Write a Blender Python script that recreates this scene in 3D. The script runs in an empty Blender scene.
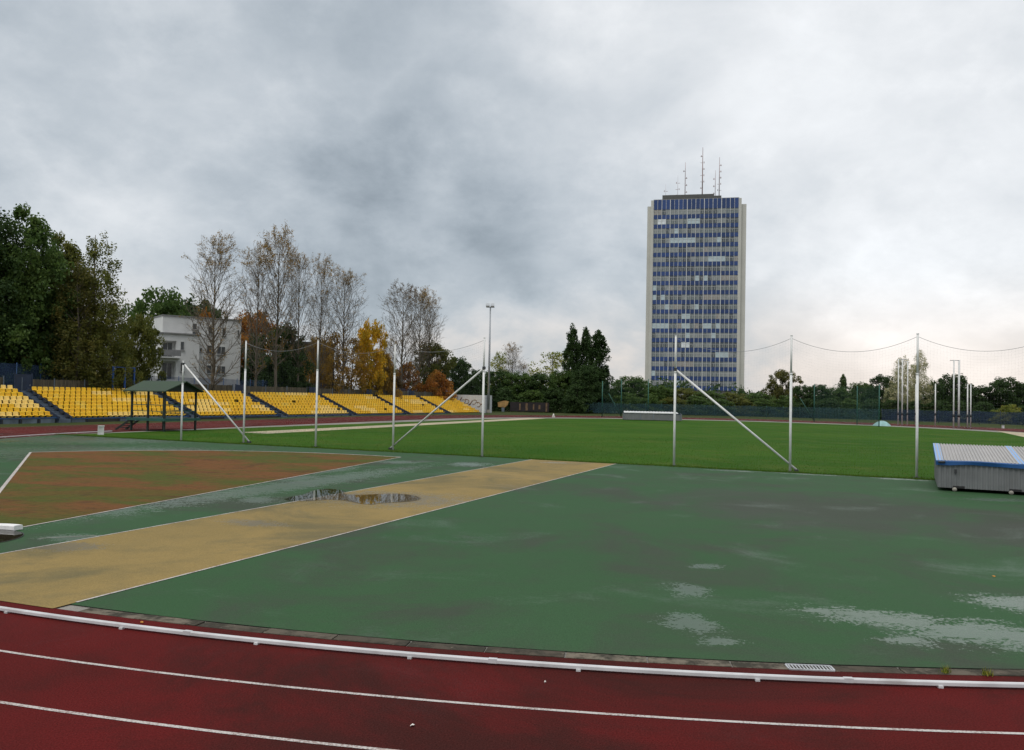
import bpy, bmesh, math, random
import numpy as np
from mathutils import Vector, Matrix
R = math.radians
random.seed(7)
rng = np.random.default_rng(7)
scene = bpy.context.scene
COL = scene.collection

# ------------------------------------------------------------------ camera model
F, HOR, ROLL, CH = 826.37, 394.65, 0.0195, 3.139
PITCH = math.atan2(HOR - 375, F)
def ray(x, y):
    u, v = x - 512, y - 375
    c, s = math.cos(ROLL), math.sin(ROLL)
    uu, vv = c * u + s * v, -s * u + c * v
    return Vector((uu, F * math.cos(PITCH) + vv * math.sin(PITCH), F * math.sin(PITCH) - vv * math.cos(PITCH)))
def G(x, y, z=0.0):                       # where the sight line meets the ground
    d = ray(x, y); t = (z - CH) / d.z
    return Vector((d.x * t, d.y * t, z))
def at(x, y, Y):                          # the point at depth Y on the sight line
    d = ray(x, y); t = Y / d.y
    return Vector((d.x * t, Y, CH + d.z * t))

# stadium frame: s along the straights, t to the left of them, origin at the near bend's centre
C0 = Vector((5.684, 45.17, 0)); TH = 0.3976
DR = Vector((math.sin(TH), math.cos(TH), 0)); NR = Vector((-DR.y, DR.x, 0))
ST_ROT = math.atan2(DR.y, DR.x)
def S(s, t, z=0.0):
    p = C0 + DR * s + NR * t
    return Vector((p.x, p.y, z))
def toST(p):
    d = Vector((p.x, p.y, 0)) - C0
    return d.dot(DR), d.dot(NR)

# ------------------------------------------------------------------ mesh helpers
class MB:
    def __init__(s): s.v = []; s.f = []; s.m = []; s.sm = []
    def add(s, vs, fs, m=0, smooth=False):
        o = len(s.v); s.v += [tuple(a) for a in vs]
        for f in fs: s.f.append(tuple(i + o for i in f)); s.m.append(m); s.sm.append(smooth)
    def box(s, c, d, rz=0.0, m=0, M=None):
        hx, hy, hz = d[0] / 2, d[1] / 2, d[2] / 2
        vs = [Vector((x, y, z)) for x in (-hx, hx) for y in (-hy, hy) for z in (-hz, hz)]
        if M is None: M = Matrix.Rotation(rz, 3, 'Z')
        vs = [M @ a + Vector(c) for a in vs]
        s.add(vs, [(0, 1, 3, 2), (4, 6, 7, 5), (0, 4, 5, 1), (2, 3, 7, 6), (0, 2, 6, 4), (1, 5, 7, 3)], m)
    def bar(s, a, b, w, h, m=0):            # rectangular bar from a to b
        a, b = Vector(a), Vector(b); d = b - a; L = d.length; x = d / L
        up = Vector((0, 0, 1)) if abs(x.z) < .95 else Vector((0, 1, 0))
        y = up.cross(x).normalized(); z = x.cross(y)
        s.box((a + b) / 2, (L, w, h), M=Matrix((x, y, z)).transposed(), m=m)
    def tube(s, pts, rad, n=8, m=0, caps=True, smooth=True):
        pts = [Vector(p) for p in pts]; k = len(pts)
        if not hasattr(rad, '__len__'): rad = [rad] * k
        o = []
        ref = None
        for i, p in enumerate(pts):
            d = (pts[min(i + 1, k - 1)] - pts[max(i - 1, 0)]).normalized()
            if ref is None: ref = d.orthogonal().normalized()
            ref = (ref - d * ref.dot(d)).normalized()
            b = d.cross(ref)
            for j in range(n):
                a = 2 * math.pi * j / n
                o.append(p + (ref * math.cos(a) + b * math.sin(a)) * rad[i])
        fs = [(i * n + j, i * n + (j + 1) % n, (i + 1) * n + (j + 1) % n, (i + 1) * n + j) for i in range(k - 1) for j in range(n)]
        if caps: fs += [tuple(range(n - 1, -1, -1)), tuple(range((k - 1) * n, k * n))]
        s.add(o, fs, m, smooth)
    def quad(s, a, b, c, d, m=0): s.add([a, b, c, d], [(0, 1, 2, 3)], m)
    def poly(s, pts, m=0): s.add(pts, [tuple(range(len(pts)))], m)
    def prism(s, pts, z0, z1, m=0):         # footprint (ccw) extruded
        n = len(pts)
        vs = [(p[0], p[1], z0) for p in pts] + [(p[0], p[1], z1) for p in pts]
        fs = [tuple(range(n - 1, -1, -1)), tuple(range(n, 2 * n))] + [(i, (i + 1) % n, n + (i + 1) % n, n + i) for i in range(n)]
        s.add(vs, fs, m)
    def strip(s, A, B, m=0, smooth=False):
        n = len(A); s.add(list(A) + list(B), [(i, i + 1, n + i + 1, n + i) for i in range(n - 1)], m, smooth)
    def mesh(s, name, mats):
        me = bpy.data.meshes.new(name)
        me.from_pydata(s.v, [], s.f)
        for q in (mats if isinstance(mats, (list, tuple)) else [mats]): me.materials.append(q)
        me.polygons.foreach_set('material_index', s.m)
        me.polygons.foreach_set('use_smooth', s.sm)
        me.update(); return me
    def build(s, name, mats, parent=None, loc=None):
        return link(name, s.mesh(name, mats), parent, loc)
def link(name, me, parent=None, loc=None, rz=0.0):
    o = bpy.data.objects.new(name, me); COL.objects.link(o)
    if parent: o.parent = parent
    if loc is not None: o.location = loc
    o.rotation_euler.z = rz
    return o
def tag(o, label=None, cat=None, group=None, kind=None):
    if label: o['label'] = label
    if cat: o['category'] = cat
    if group: o['group'] = group
    if kind: o['kind'] = kind
    return o
def thing(name, label, cat, loc=(0, 0, 0), rz=0.0, group=None):
    o = bpy.data.objects.new(name, None); COL.objects.link(o)
    o.location = loc; o.rotation_euler.z = rz; o.empty_display_size = .3
    return tag(o, label, cat, group)
def struct(name, mb, mat): return tag(mb.build(name, mat), kind='structure')

# ------------------------------------------------------------------ material helpers
class NT:
    def __init__(s, tree): s.t = tree; s.n = tree.nodes; s.l = tree.links
    def put(s, sock, val):
        if val is None: return
        if isinstance(val, bpy.types.NodeSocket): s.l.new(val, sock)
        elif isinstance(val, (tuple, list)) and sock.type == 'RGBA' and len(val) == 3: sock.default_value = (*val, 1)
        else: sock.default_value = val
    def node(s, kind, **kw):
        n = s.n.new(kind)
        for k, v in kw.items(): setattr(n, k, v)
        return n
    def math(s, op, a, b=None, c=None, clamp=False):
        n = s.node('ShaderNodeMath', operation=op, use_clamp=clamp)
        s.put(n.inputs[0], a); s.put(n.inputs[1], b); s.put(n.inputs[2], c); return n.outputs[0]
    def vmath(s, op, a, b=None, out=0):
        n = s.node('ShaderNodeVectorMath', operation=op); s.put(n.inputs[0], a); s.put(n.inputs[1], b)
        return n.outputs[out]
    def noise(s, vec, scale, detail=4, rough=.55, dist=0.0, out=0):
        n = s.node('ShaderNodeTexNoise'); s.put(n.inputs['Vector'], vec)
        n.inputs['Scale'].default_value = scale; n.inputs['Detail'].default_value = detail
        n.inputs['Roughness'].default_value = rough; n.inputs['Distortion'].default_value = dist
        return n.outputs[out]
    def ramp(s, x, lo, hi, a=0.0, b=1.0, smooth=True):
        n = s.node('ShaderNodeMapRange', interpolation_type='SMOOTHSTEP' if smooth else 'LINEAR')
        s.put(n.inputs[0], x); n.inputs[1].default_value = lo; n.inputs[2].default_value = hi
        n.inputs[3].default_value = a; n.inputs[4].default_value = b; return n.outputs[0]
    def mix(s, f, a, b, mode='MIX'):
        n = s.node('ShaderNodeMix', data_type='RGBA', blend_type=mode)
        s.put(n.inputs[0], f); s.put(n.inputs[6], a); s.put(n.inputs[7], b); return n.outputs[2]
    def scale(s, vec, v):
        n = s.node('ShaderNodeVectorMath', operation='MULTIPLY'); s.put(n.inputs[0], vec); n.inputs[1].default_value = v
        return n.outputs[0]
    def pos(s): return s.node('ShaderNodeNewGeometry').outputs['Position']
    def obj(s): return s.node('ShaderNodeTexCoord').outputs['Object']
    def island(s): return s.node('ShaderNodeNewGeometry').outputs['Random Per Island']
    def bump(s, h, strength, dist):
        n = s.node('ShaderNodeBump'); s.put(n.inputs['Height'], h)
        n.inputs['Strength'].default_value = strength; n.inputs['Distance'].default_value = dist
        return n.outputs[0]
def newmat(name):
    m = bpy.data.materials.new(name); m.use_nodes = True
    t = NT(m.node_tree); b = m.node_tree.nodes['Principled BSDF']
    return m, t, b
def simple(name, col, rough=.6, metal=0.0, var=.15, scale=3.0, bump=0.0, spec=.4, grime=None):
    m, t, b = newmat(name)
    n = t.noise(t.obj(), scale, 5, .6)
    lo = tuple(c * (1 - var) for c in col); hi = tuple(min(1, c * (1 + var)) for c in col)
    c = t.mix(t.ramp(n, .3, .7), lo, hi)
    if grime: c = t.mix(t.ramp(t.noise(t.obj(), scale * .6, 6, .7), .5, .75, 0, .7), c, grime)
    t.put(b.inputs['Base Color'], c)
    t.put(b.inputs['Roughness'], t.ramp(n, .3, .7, max(.03, rough - .08), min(1, rough + .08)))
    b.inputs['Metallic'].default_value = metal; b.inputs['Specular IOR Level'].default_value = spec
    if bump: t.put(b.inputs['Normal'], t.bump(t.noise(t.obj(), scale * 12, 4), bump, .01))
    return m

M = {}
M['white_steel'] = simple('white_steel', (.70, .70, .68), .45, 0, .08, 2.0, grime=(.42, .40, .36))
M['aluminium'] = simple('aluminium_white', (.56, .56, .565), .5, .0, .14, 1.5, grime=(.34, .31, .29))
M['galv'] = simple('galvanised', (.45, .46, .47), .5, .3, .15, 5)
M['grey_steel'] = simple('grey_steel', (.33, .35, .37), .5, .4, .1, 1.0)
M['dark_steel'] = simple('dark_steel', (.045, .047, .05), .6, .2, .2, 3.0)
M['black'] = simple('black_rubber', (.02, .02, .02), .8, 0, .2, 4.0)
M['rope'] = simple('rope', (.26, .27, .28), .8)
M['net'] = simple('net_thread', (.16, .18, .17), .8)
M['green_net'] = simple('green_net_thread', (.03, .09, .075), .8)
M['green_steel'] = simple('green_steel', (.02, .10, .075), .5)
M['deck_green'] = simple('deck_green', (.018, .085, .065), .6, 0, .2, 2.0)
M['roof_green'] = simple('roof_green', (.030, .054, .030), .75, 0, .2, 2.5)
M['dark_green'] = simple('dark_green_paint', (.012, .022, .018), .6)
M['blue_paint'] = simple('blue_paint', (.03, .085, .20), .5, 0, .2, 2.0)
M['blue_bright'] = simple('blue_bright', (.02, .08, .30), .5, 0, .2, 1.0)
M['navy'] = simple('navy_steel', (.020, .032, .060), .6, 0, .25, 1.5)
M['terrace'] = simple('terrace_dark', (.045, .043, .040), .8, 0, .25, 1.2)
M['stair'] = simple('stair_blue_grey', (.10, .125, .16), .7, 0, .25, 1.5)
M['panel_grey'] = simple('panel_grey', (.13, .16, .19), .7, 0, .4, .8)
M['seat_yellow'] = simple('seat_yellow', (.80, .44, .008), .42, 0, .10, 2.0, spec=.45)
def seat_mat(name, a, b_, c_):
    m, t, b = newmat(name + '_shell')
    r = t.math('FRACT', t.math('ADD', t.math('MULTIPLY', t.node('ShaderNodeObjectInfo').outputs['Random'], 1.0), t.island()))
    c = t.mix(t.ramp(r, .0, .75, 0, 1, False), a, b_); c = t.mix(t.ramp(r, .88, 1.0), c, c_)
    c = t.mix(t.ramp(t.noise(t.obj(), 3.1, 5, .7), .52, .78, 0, .55), c, (.36, .21, .03))
    t.put(b.inputs['Base Color'], c); b.inputs['Roughness'].default_value = .45; b.inputs['Specular IOR Level'].default_value = .4; return m
M['seat_yellow'] = seat_mat('seat_yellow', (.78, .445, .006), (.84, .51, .012), (.80, .55, .07))
M['seat_pale'] = simple('seat_pale', (.86, .60, .16), .5, 0, .10, 2.0, spec=.45)  # paler, whiter yellow for some runs of seats
M['concrete'] = simple('concrete', (.30, .28, .24), .85, 0, .2, 2.0, .4, grime=(.10, .09, .075))
M['plaster'] = simple('plaster_white', (.66, .66, .65), .85, 0, .07, .35, grime=(.30, .29, .28))
M['plaster_band'] = simple('plaster_grey', (.22, .22, .22), .85)
M['tan_wall'] = simple('tan_wall', (.19, .135, .06), .85, 0, .15, .5)
M['glass_dark'] = simple('window_dark', (.045, .05, .055), .15, 0, .3, .7, spec=.6)
M['frame_white'] = simple('frame_white', (.6, .6, .58), .5)
M['teal_tarp'] = simple('teal_tarp', (.25, .43, .42), .55, 0, .15, 2.0)
M['cream_wall'] = simple('cream_wall', (.52, .51, .465), .8, 0, .06, .15)
M['antenna'] = simple('antenna_paint', (.30, .20, .19), .6, 0, .4, .25)
M['paper'] = simple('paper', (.75, .72, .66), .8)
M['leaf_litter'] = simple('leaf_litter', (.50, .22, .03), .7, 0, .4, 60)
M['toe_board'] = simple('toe_board_white', (.78, .77, .75), .5, 0, .06, 3, grime=(.5, .49, .47))

# corrugated cladding keeps its ribs in the mesh; colour here
M['clad_grey'] = simple('cladding_grey', (.175, .18, .182), .5, .15, .10, 1.2, grime=(.17, .17, .17))
M['clad_pale'] = simple('cladding_pale', (.37, .355, .34), .45, .1, .10, 2.0, grime=(.36, .34, .32))
M['flash_blue'] = simple('flashing_blue', (.018, .085, .25), .4, 0, .15, 1.5, grime=(.02, .09, .22))
M['flash_pale'] = simple('flashing_pale_blue', (.17, .33, .60), .4, 0, .12, 1.5)

def plank_mat():
    m, t, b = newmat('weathered_planks')
    r = t.island()
    c = t.mix(r, (.070, .058, .035), (.155, .125, .075))
    c = t.mix(t.ramp(t.noise(t.scale(t.obj(), (8, 8, 1)), 1.0, 4), .4, .7), c, (.055, .048, .034))
    t.put(b.inputs['Base Color'], c); b.inputs['Roughness'].default_value = .85; return m
M['planks'] = plank_mat()

def mesh_screen(name, col, dens):
    m, t, b = newmat(name)
    b.inputs['Roughness'].default_value = .85
    n = t.noise(t.obj(), .6, 4)
    t.put(b.inputs['Base Color'], t.mix(n, tuple(c * .7 for c in col), tuple(c * 1.3 for c in col)))
    t.put(b.inputs['Alpha'], t.ramp(n, .3, .7, dens - .08, dens + .08)); return m
M['blue_screen'] = mesh_screen('blue_windbreak', (.030, .060, .13), .48)
M['teal_screen'] = mesh_screen('teal_windbreak', (.012, .042, .052), .60)

def gutter_mat():
    m, t, b = newmat('gutter_concrete'); p = t.pos(); r = t.island()
    c = t.mix(t.ramp(r, .2, .9), (.075, .062, .046), (.17, .145, .11))
    c = t.mix(t.ramp(t.noise(p, 2.2, 6, .7), .42, .60), c, (.040, .036, .026))
    c = t.mix(t.ramp(t.noise(p, 11, 5, .7), .60, .75, 0, .8), c, (.30, .26, .20))
    t.put(b.inputs['Base Color'], c); b.inputs['Roughness'].default_value = .85; b.inputs['Specular IOR Level'].default_value = .15; return m
M['gutter'] = gutter_mat()
# ---- ground surfaces
def ellipses(t, pos, lst):
    out = None
    for (cx, cy, rx, ry, ang) in lst:
        d = t.vmath('SUBTRACT', pos, (cx, cy, 0))
        n = t.node('ShaderNodeVectorRotate', rotation_type='Z_AXIS'); t.put(n.inputs['Vector'], d); n.inputs['Angle'].default_value = -ang
        q = t.scale(n.outputs[0], (1 / rx, 1 / ry, 0))
        e = t.math('SUBTRACT', 1.0, t.vmath('LENGTH', q, out=1))
        out = e if out is None else t.math('MAXIMUM', out, e)
    return out
def tartan(name, a, b_, stain, wets, wet_gain=.10, dryspec=.06, grain=(.75, 1.25), wetcol=None, dry=.72, random_wet=.0, damp=None):
    m, t, b = newmat(name)
    p = t.pos()
    big = t.noise(p, .13, 5, .6, .4); mid = t.noise(p, .9, 5, .6); fine = t.noise(p, 55, 2, .6)
    c = t.mix(t.ramp(big, .35, .65), a, b_)
    c = t.mix(t.ramp(mid, .45, .8, 0, .5), c, stain)
    c = t.mix(t.ramp(t.noise(t.vmath('ADD', p, (40, 7, 0)), .22, 7, .68, .6), .46, .66, 0, .9), c, stain)
    if damp:      # broad brownish damp stain
        c = t.mix(t.ramp(t.math('ADD', ellipses(t, p, damp), t.math('MULTIPLY', t.math('SUBTRACT', t.noise(p, .45, 7, .68, .5), .5), 1.6)), .12, .75, 0, .8), c, (.058, .062, .052))
    g = t.node('ShaderNodeCombineColor'); gv = t.ramp(fine, .25, .75, grain[0], grain[1], False)
    for i in range(3): t.put(g.inputs[i], gv)
    c = t.mix(1.0, c, g.outputs[0], 'MULTIPLY')
    # water film lying in the hollows
    gran = t.noise(p, 15, 3, .7); patch = t.noise(t.scale(p, (1.0, 1.6, 1)), 2.4, 7, .7, .4)
    w = None
    if wets:
        e = ellipses(t, p, wets)
        h = t.math('ADD', e, t.math('MULTIPLY', t.math('SUBTRACT', patch, .5), 2.1))
        h = t.math('ADD', h, t.math('MULTIPLY', t.math('SUBTRACT', gran, .5), 2.2))
        w = t.ramp(h, .32, .52)
    if random_wet:
        h = t.math('ADD', t.noise(t.vmath('ADD', p, (11, 3, 0)), .35, 6, .62, .5), t.math('MULTIPLY', t.math('SUBTRACT', gran, .5), .25))
        w2 = t.ramp(h, .54, .76, 0, random_wet)
        w = w2 if w is None else t.math('MAXIMUM', w, w2)
    rough = dry
    t.put(b.inputs['Normal'], t.bump(fine, .35, .006))
    t.put(b.inputs['Specular IOR Level'], t.math('ADD', dryspec, t.math('MULTIPLY', w, wet_gain)) if w is not None else dryspec)
    if w is not None:
        c = t.mix(t.math('MULTIPLY', w, .6), c, wetcol or tuple(x * .8 for x in stain))
        rough = t.math('SUBTRACT', t.ramp(big, .3, .7, dry - .06, dry + .08), t.math('MULTIPLY', w, dry - .30))
    t.put(b.inputs['Base Color'], c); t.put(b.inputs['Roughness'], rough)
    return m
WETS = [(2.55, 11.6, .55, .75, .2), (2.75, 10.75, .45, .25, 0), (3.7, 15.5, .5, .3, .2), (2.95, 13.6, .5, .7, 0),
        (5.5, 12.0, 1.5, .75, -.35), (6.5, 11.4, 1.6, 1.0, -.3), (8.1, 13.1, 1.1, .8, -.2), (5.3, 10.95, .6, .35, -.1),
        (4.6, 12.4, .6, .25, -.2), 
        (12.9, 35.3, 2.2, .6, -.3), (16.0, 33.8, 1.5, .6, -.3), (9.7, 36.2, 1.6, .5, -.3), (16.1, 27.2, 1.8, .7, 0),
        (-10.2, 21.1, 1.3, 1.6, .3), (-7.2, 33, 1.1, 2.6, -.3), (-7.5, 29.7, .8, 1.8, -.3), (-5, 37.3, 1.5, 1.2, 0), (-1.8, 36.8, 1.3, 1.6, 0),
        (-7.2, 23.7, .8, 1.2, .2), (-7.2, 27.5, 1.5, 12, -.4), (-20, 40, 8, 5, .2), (-26, 48, 9, 5, .2), (-9, 17.2, .9, .6, 0)]
M['green_tartan'] = tartan('green_tartan', (.033, .084, .034), (.042, .090, .042), (.050, .062, .044), WETS, damp=[(9, 24, 7, 7, .2), (13, 20, 6, 4, -.2)], random_wet=.5, wetcol=(.085, .125, .092))  # pale wet tone puts the sky's sheen on the water film into the colour
M['red_tartan'] = tartan('red_tartan', (.104, .0115, .0112), (.078, .012, .011), (.040, .013, .011), None, random_wet=.30, grain=(.6, 1.4), dryspec=0.02, wet_gain=.08)
M['yellow_tartan'] = tartan('ochre_tartan', (.265, .188, .070), (.225, .165, .066), (.135, .115, .058),
                            [(-3.6, 24.4, 3.6, 2.4, -.3), (-8.6, 16.2, 1.0, .7, 0), (-6.0, 19.5, 1.2, .6, -.3), (2.1, 38.6, 1.0, .5, 0)], random_wet=.4, wetcol=(.105, .090, .055))
M['far_tartan'] = tartan('brown_tartan', (.13, .075, .06), (.11, .07, .055), (.10, .085, .07), None, random_wet=.4)
M['path'] = tartan('pale_paving', (.27, .25, .22), (.22, .21, .19), (.16, .15, .14), None, random_wet=.6)
M['sand'] = tartan('sand_runway', (.44, .37, .25), (.40, .34, .24), (.30, .27, .20), None)

def grass_mat():
    m, t, b = newmat('lawn')
    p = t.pos()
    q = t.scale(p, (.5, 1.0, 1.0))
    c = t.mix(t.ramp(t.noise(q, .12, 6, .6, .6), .3, .7), (.028, .088, .006), (.050, .116, .010))
    c = t.mix(t.ramp(t.noise(t.vmath('ADD', p, (9, 3, 0)), .30, 7, .72), .46, .68, 0, .65), c, (.085, .112, .018))
    c = t.mix(t.ramp(t.noise(p, 7, 4, .7), .35, .75, 0, .6), c, (.022, .060, .006))
    t.put(b.inputs['Base Color'], c); b.inputs['Roughness'].default_value = .9; b.inputs['Specular IOR Level'].default_value = .05
    t.put(b.inputs['Normal'], t.bump(t.noise(p, 18, 5, .7), .9, .05)); return m
M['lawn'] = grass_mat()
def rough_grass():
    m, t, b = newmat('rough_grass')
    p = t.pos()
    c = t.mix(t.ramp(t.noise(p, .3, 6, .65), .3, .7), (.028, .052, .012), (.06, .062, .022))
    t.put(b.inputs['Base Color'], c); b.inputs['Roughness'].default_value = .9; b.inputs['Specular IOR Level'].default_value = .1
    t.put(b.inputs['Normal'], t.bump(t.noise(p, 9, 5, .7), .8, .08)); return m
M['rough_grass'] = rough_grass()
def cinder_mat():
    m, t, b = newmat('mossy_cinder')
    p = t.pos()
    rv = t.node('ShaderNodeVectorRotate', rotation_type='Z_AXIS'); t.put(rv.inputs['Vector'], p); rv.inputs['Angle'].default_value = .25
    q = t.scale(rv.outputs[0], (.55, 1.0, 1.0))
    n1 = t.noise(q, .30, 7, .66, .8); n2 = t.noise(t.vmath('ADD', q, (31, 5, 0)), .32, 7, .7, .5); n3 = t.noise(q, 6, 7, .8)
    c = t.mix(t.ramp(n1, .42, .58), (.150, .066, .023), (.105, .074, .018))
    c = t.mix(t.ramp(n2, .46, .60, 0, .85), c, (.066, .086, .016))
    c = t.mix(t.ramp(t.noise(t.vmath('ADD', p, (3, 17, 0)), .7, 6, .7), .52, .70, 0, .8), c, (.075, .036, .018))
    c = t.mix(t.ramp(n3, .46, .70, 0, .65), c, (.045, .030, .012))
    t.put(b.inputs['Base Color'], c); b.inputs['Roughness'].default_value = .9; b.inputs['Specular IOR Level'].default_value = .1
    t.put(b.inputs['Normal'], t.bump(n3, .9, .04)); return m
M['cinder'] = cinder_mat()
def line_mat():
    m, t, b = newmat('line_paint')
    p = t.pos()
    w = t.ramp(t.math('ADD', t.noise(p, 40, 3, .7), t.math('MULTIPLY', t.noise(p, 3, 3), .5)), .66, .92)
    t.put(b.inputs['Base Color'], t.mix(w, (.50, .47, .44), (.24, .17, .15))); b.inputs['Roughness'].default_value = .6; return m
M['line'] = line_mat()
def water_mat(name, tint, edge=False):
    m, t, b = newmat(name); t.n.remove(b)
    out = [n for n in t.n if n.type == 'OUTPUT_MATERIAL'][0]
    fr = t.node('ShaderNodeFresnel'); fr.inputs[0].default_value = 1.33
    gl = t.node('ShaderNodeBsdfGlossy'); gl.inputs['Roughness'].default_value = .01
    tr = t.node('ShaderNodeBsdfTransparent'); t.put(tr.inputs[0], tint)
    mx = t.node('ShaderNodeMixShader'); t.put(mx.inputs[0], fr.outputs[0]); t.put(mx.inputs[1], tr.outputs[0]); t.put(mx.inputs[2], gl.outputs[0])
    res_ = mx.outputs[0]
    if edge:          # the film thins out to nothing over the last hand's breadth
        a_ = t.node('ShaderNodeAttribute'); a_.attribute_name = 'depth'
        e_ = t.ramp(t.math('ADD', a_.outputs['Fac'], t.math('MULTIPLY', t.math('SUBTRACT', t.noise(t.pos(), 9, 5, .7), .5), .9)), .18, .62)
        t2 = t.node('ShaderNodeBsdfTransparent'); m2 = t.node('ShaderNodeMixShader')
        t.put(t2.inputs[0], (.86, .84, .80)); t.put(m2.inputs[0], e_); t.put(m2.inputs[1], t2.outputs[0]); t.put(m2.inputs[2], res_); res_ = m2.outputs[0]
    t.put(out.inputs[0], res_); return m
M['water'] = water_mat('rain_water', (.80, .77, .70))
M['water_edge'] = water_mat('shallow_rain_water', (.80, .77, .70), True)

# ------------------------------------------------------------------ ground
def arc_pts(r, a0, a1, n, z, c=(0, 0)):
    return [S(c[0] + r * math.cos(a0 + (a1 - a0) * i / n), c[1] + r * math.sin(a0 + (a1 - a0) * i / n), z) for i in range(n + 1)]
FARS = 46.0
def stadium(r, z, n=90):
    p = arc_pts(r, R(90), R(270), n, z)                       # near bend (towards the camera)
    p += arc_pts(r, R(-90), R(90), n, z, (FARS, 0))
    return p + [p[0]]
mb = MB(); mb.poly([(-3000, -800, -.06), (3000, -800, -.06), (3000, 4000, -.06), (-3000, 4000, -.06)]); struct('ground', mb, M['rough_grass'])
mb = MB(); mb.strip(stadium(45.76, 0), stadium(35.55, 0)); struct('running_track', mb, M['red_tartan'])
# far end paving between lawn and track, then the lawn
mb = MB(); mb.poly(stadium(35.55, -.012)[:-1]); struct('far_apron', mb, M['path'])
def half(r, smin, z, n=120):     # near half disc cut at s = smin (smin < 0)
    a = math.acos(smin / r)
    return arc_pts(r, a, 2 * math.pi - a, n, z)
GE = -6.2
mb = MB(); mb.poly(half(35.3, GE, .004)); struct('green_apron', mb, M['green_tartan'])
lawn = []
a = math.asin(-GE / 35.3)
lawn += [S(GE, -35.3 * math.cos(a), 0.0)]
for k in range(0, 60): lawn.append(S(GE + (FARS - GE) * k / 60, -33.0, 0.0))
lawn += [S(FARS + 30.5 * math.sin(q), -31.5 * math.cos(q), 0.0) for q in [R(0 + 180 * i / 60) for i in range(61)]]
lawn += [S(GE, 35.3 * math.cos(a), 0.0)]
# wobbling turf edge along the green apron
rr = random.Random(3)
edge = [S(GE + rr.uniform(-.09, .09), 35.0 - 70.0 * i / 260, 0.0) for i in range(1, 260)]
for q in lawn + edge: q.z = .008
mb = MB(); mb.poly(lawn + edge); struct('lawn', mb, M['lawn'])
mb = MB()
for t0, t1, s0, s1 in ((26.7, 29.3, 4, 61),): mb.poly([S(s0, t0, .013), S(s1, t0, .013), S(s1, t1, .013), S(s0, t1, .013)])
struct('long_jump_runway', mb, M['sand'])
mb = MB(); mb.poly([S(67, -27, .013), S(60, -30.8, .013), S(40, -30.8, .013), S(40, -27, .013)][::-1]); struct('sand_pit', mb, M['sand'])
# shot put sector, apex at the throwing circle
AX = (-32.6, 4.5)
def sec(r, ang, z): return S(AX[0] + r * math.cos(ang), AX[1] + r * math.sin(ang), z)
A0, A1, RS = R(8.8), R(50.2), 25.2
def rs(q): return 23.9 + 1.5 * math.sin((q - A0) / (A1 - A0) * math.pi * .85)
arc = [sec(rs(A0 + (A1 - A0) * i / 40), A0 + (A1 - A0) * i / 40, .008) for i in range(41)]
mb = MB(); mb.poly([sec(1.3, A0, .008)] + arc + [sec(1.3, A1, .008)]); struct('shot_put_sector', mb, M['cinder'])
RW = (-1.82, 2.38)
def on_arc_s(t, r=35.3): return -math.sqrt(r * r - t * t)
mb = MB(); mb.poly([S(GE - .1, RW[0], .008)] + [S(on_arc_s(RW[0] + (RW[1] - RW[0]) * i / 12, 35.58), RW[0] + (RW[1] - RW[0]) * i / 12, .008) for i in range(13)] + [S(GE - .1, RW[1], .008)])
struct('javelin_runway', mb, M['yellow_tartan'])
def line(mb, a, b, w, z):
    a, b = Vector(a), Vector(b); n = max(2, int((b - a).length / 1.5)); d = (b - a).normalized(); p = Vector((-d.y, d.x, 0)) * w / 2
    L = [a + (b - a) * i / n for i in range(n + 1)]
    mb.strip([Vector((q.x, q.y, z)) - p for q in L], [Vector((q.x, q.y, z)) + p for q in L])
mb = MB()
for t in RW: line(mb, S(GE - .05, t), S(on_arc_s(t, 35.2), t), .05, .012)
line(mb, sec(1.25, A0, 0), sec(rs(A0), A0, 0), .06, .013); line(mb, sec(1.25, A1, 0), sec(rs(A1), A1, 0), .10, .013)
mb.strip([sec(rs(A0 + (A1 - A0) * i / 40) - .02, A0 + (A1 - A0) * i / 40, .013) for i in range(41)], [sec(rs(A0 + (A1 - A0) * i / 40) + .11, A0 + (A1 - A0) * i / 40, .013) for i in range(41)])
line(mb, S(-31.9, 3.2), S(-31.1, 2.5), .03, .012)
for k in range(0, 8):
    r = 36.0 + 1.22 * (k + 1)
    mb.strip(stadium(r - .025, .004, 140), stadium(r + .025, .004, 140))
mb.strip(stadium(35.62, .005, 140), stadium(35.67, .005, 140)) if False else None
struct('line_markings', mb, M['line'])

# drainage channel slabs along the inside of the bend
def gutter():
    mb = MB(); r0, r1 = 35.34, 35.55
    a = R(92.8 + 90 - 90)
    ang = R(93.2); rg = random.Random(5)
    while ang < R(268):
        da = .98 / 35.4
        skip = abs(ang - R(199.4)) < 0.6 * da and False
        z = .006 + rg.uniform(-.003, .005); g = .012 / 35.4
        P0 = [S(r * math.cos(q), r * math.sin(q)) for r, q in ((r0, ang + g), (r1, ang + g), (r1, ang + da - g), (r0, ang + da - g))]
        if not (RW[0] - .05 < 35.4 * math.sin(ang + da / 2) < RW[1] + .05):
            mb.prism([(q.x, q.y) for q in P0][::-1] if False else [(q.x, q.y) for q in P0], -.03, z)
        ang += da
    return mb
struct('gutter', gutter(), M['gutter'])
def curb_edge():
    mb = MB(); a0, a1 = R(93.2), R(177.0)
    for a0, a1 in ((R(184.0) - R(7.9), R(184.0) - R(7.85)),): pass
    return mb

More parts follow.
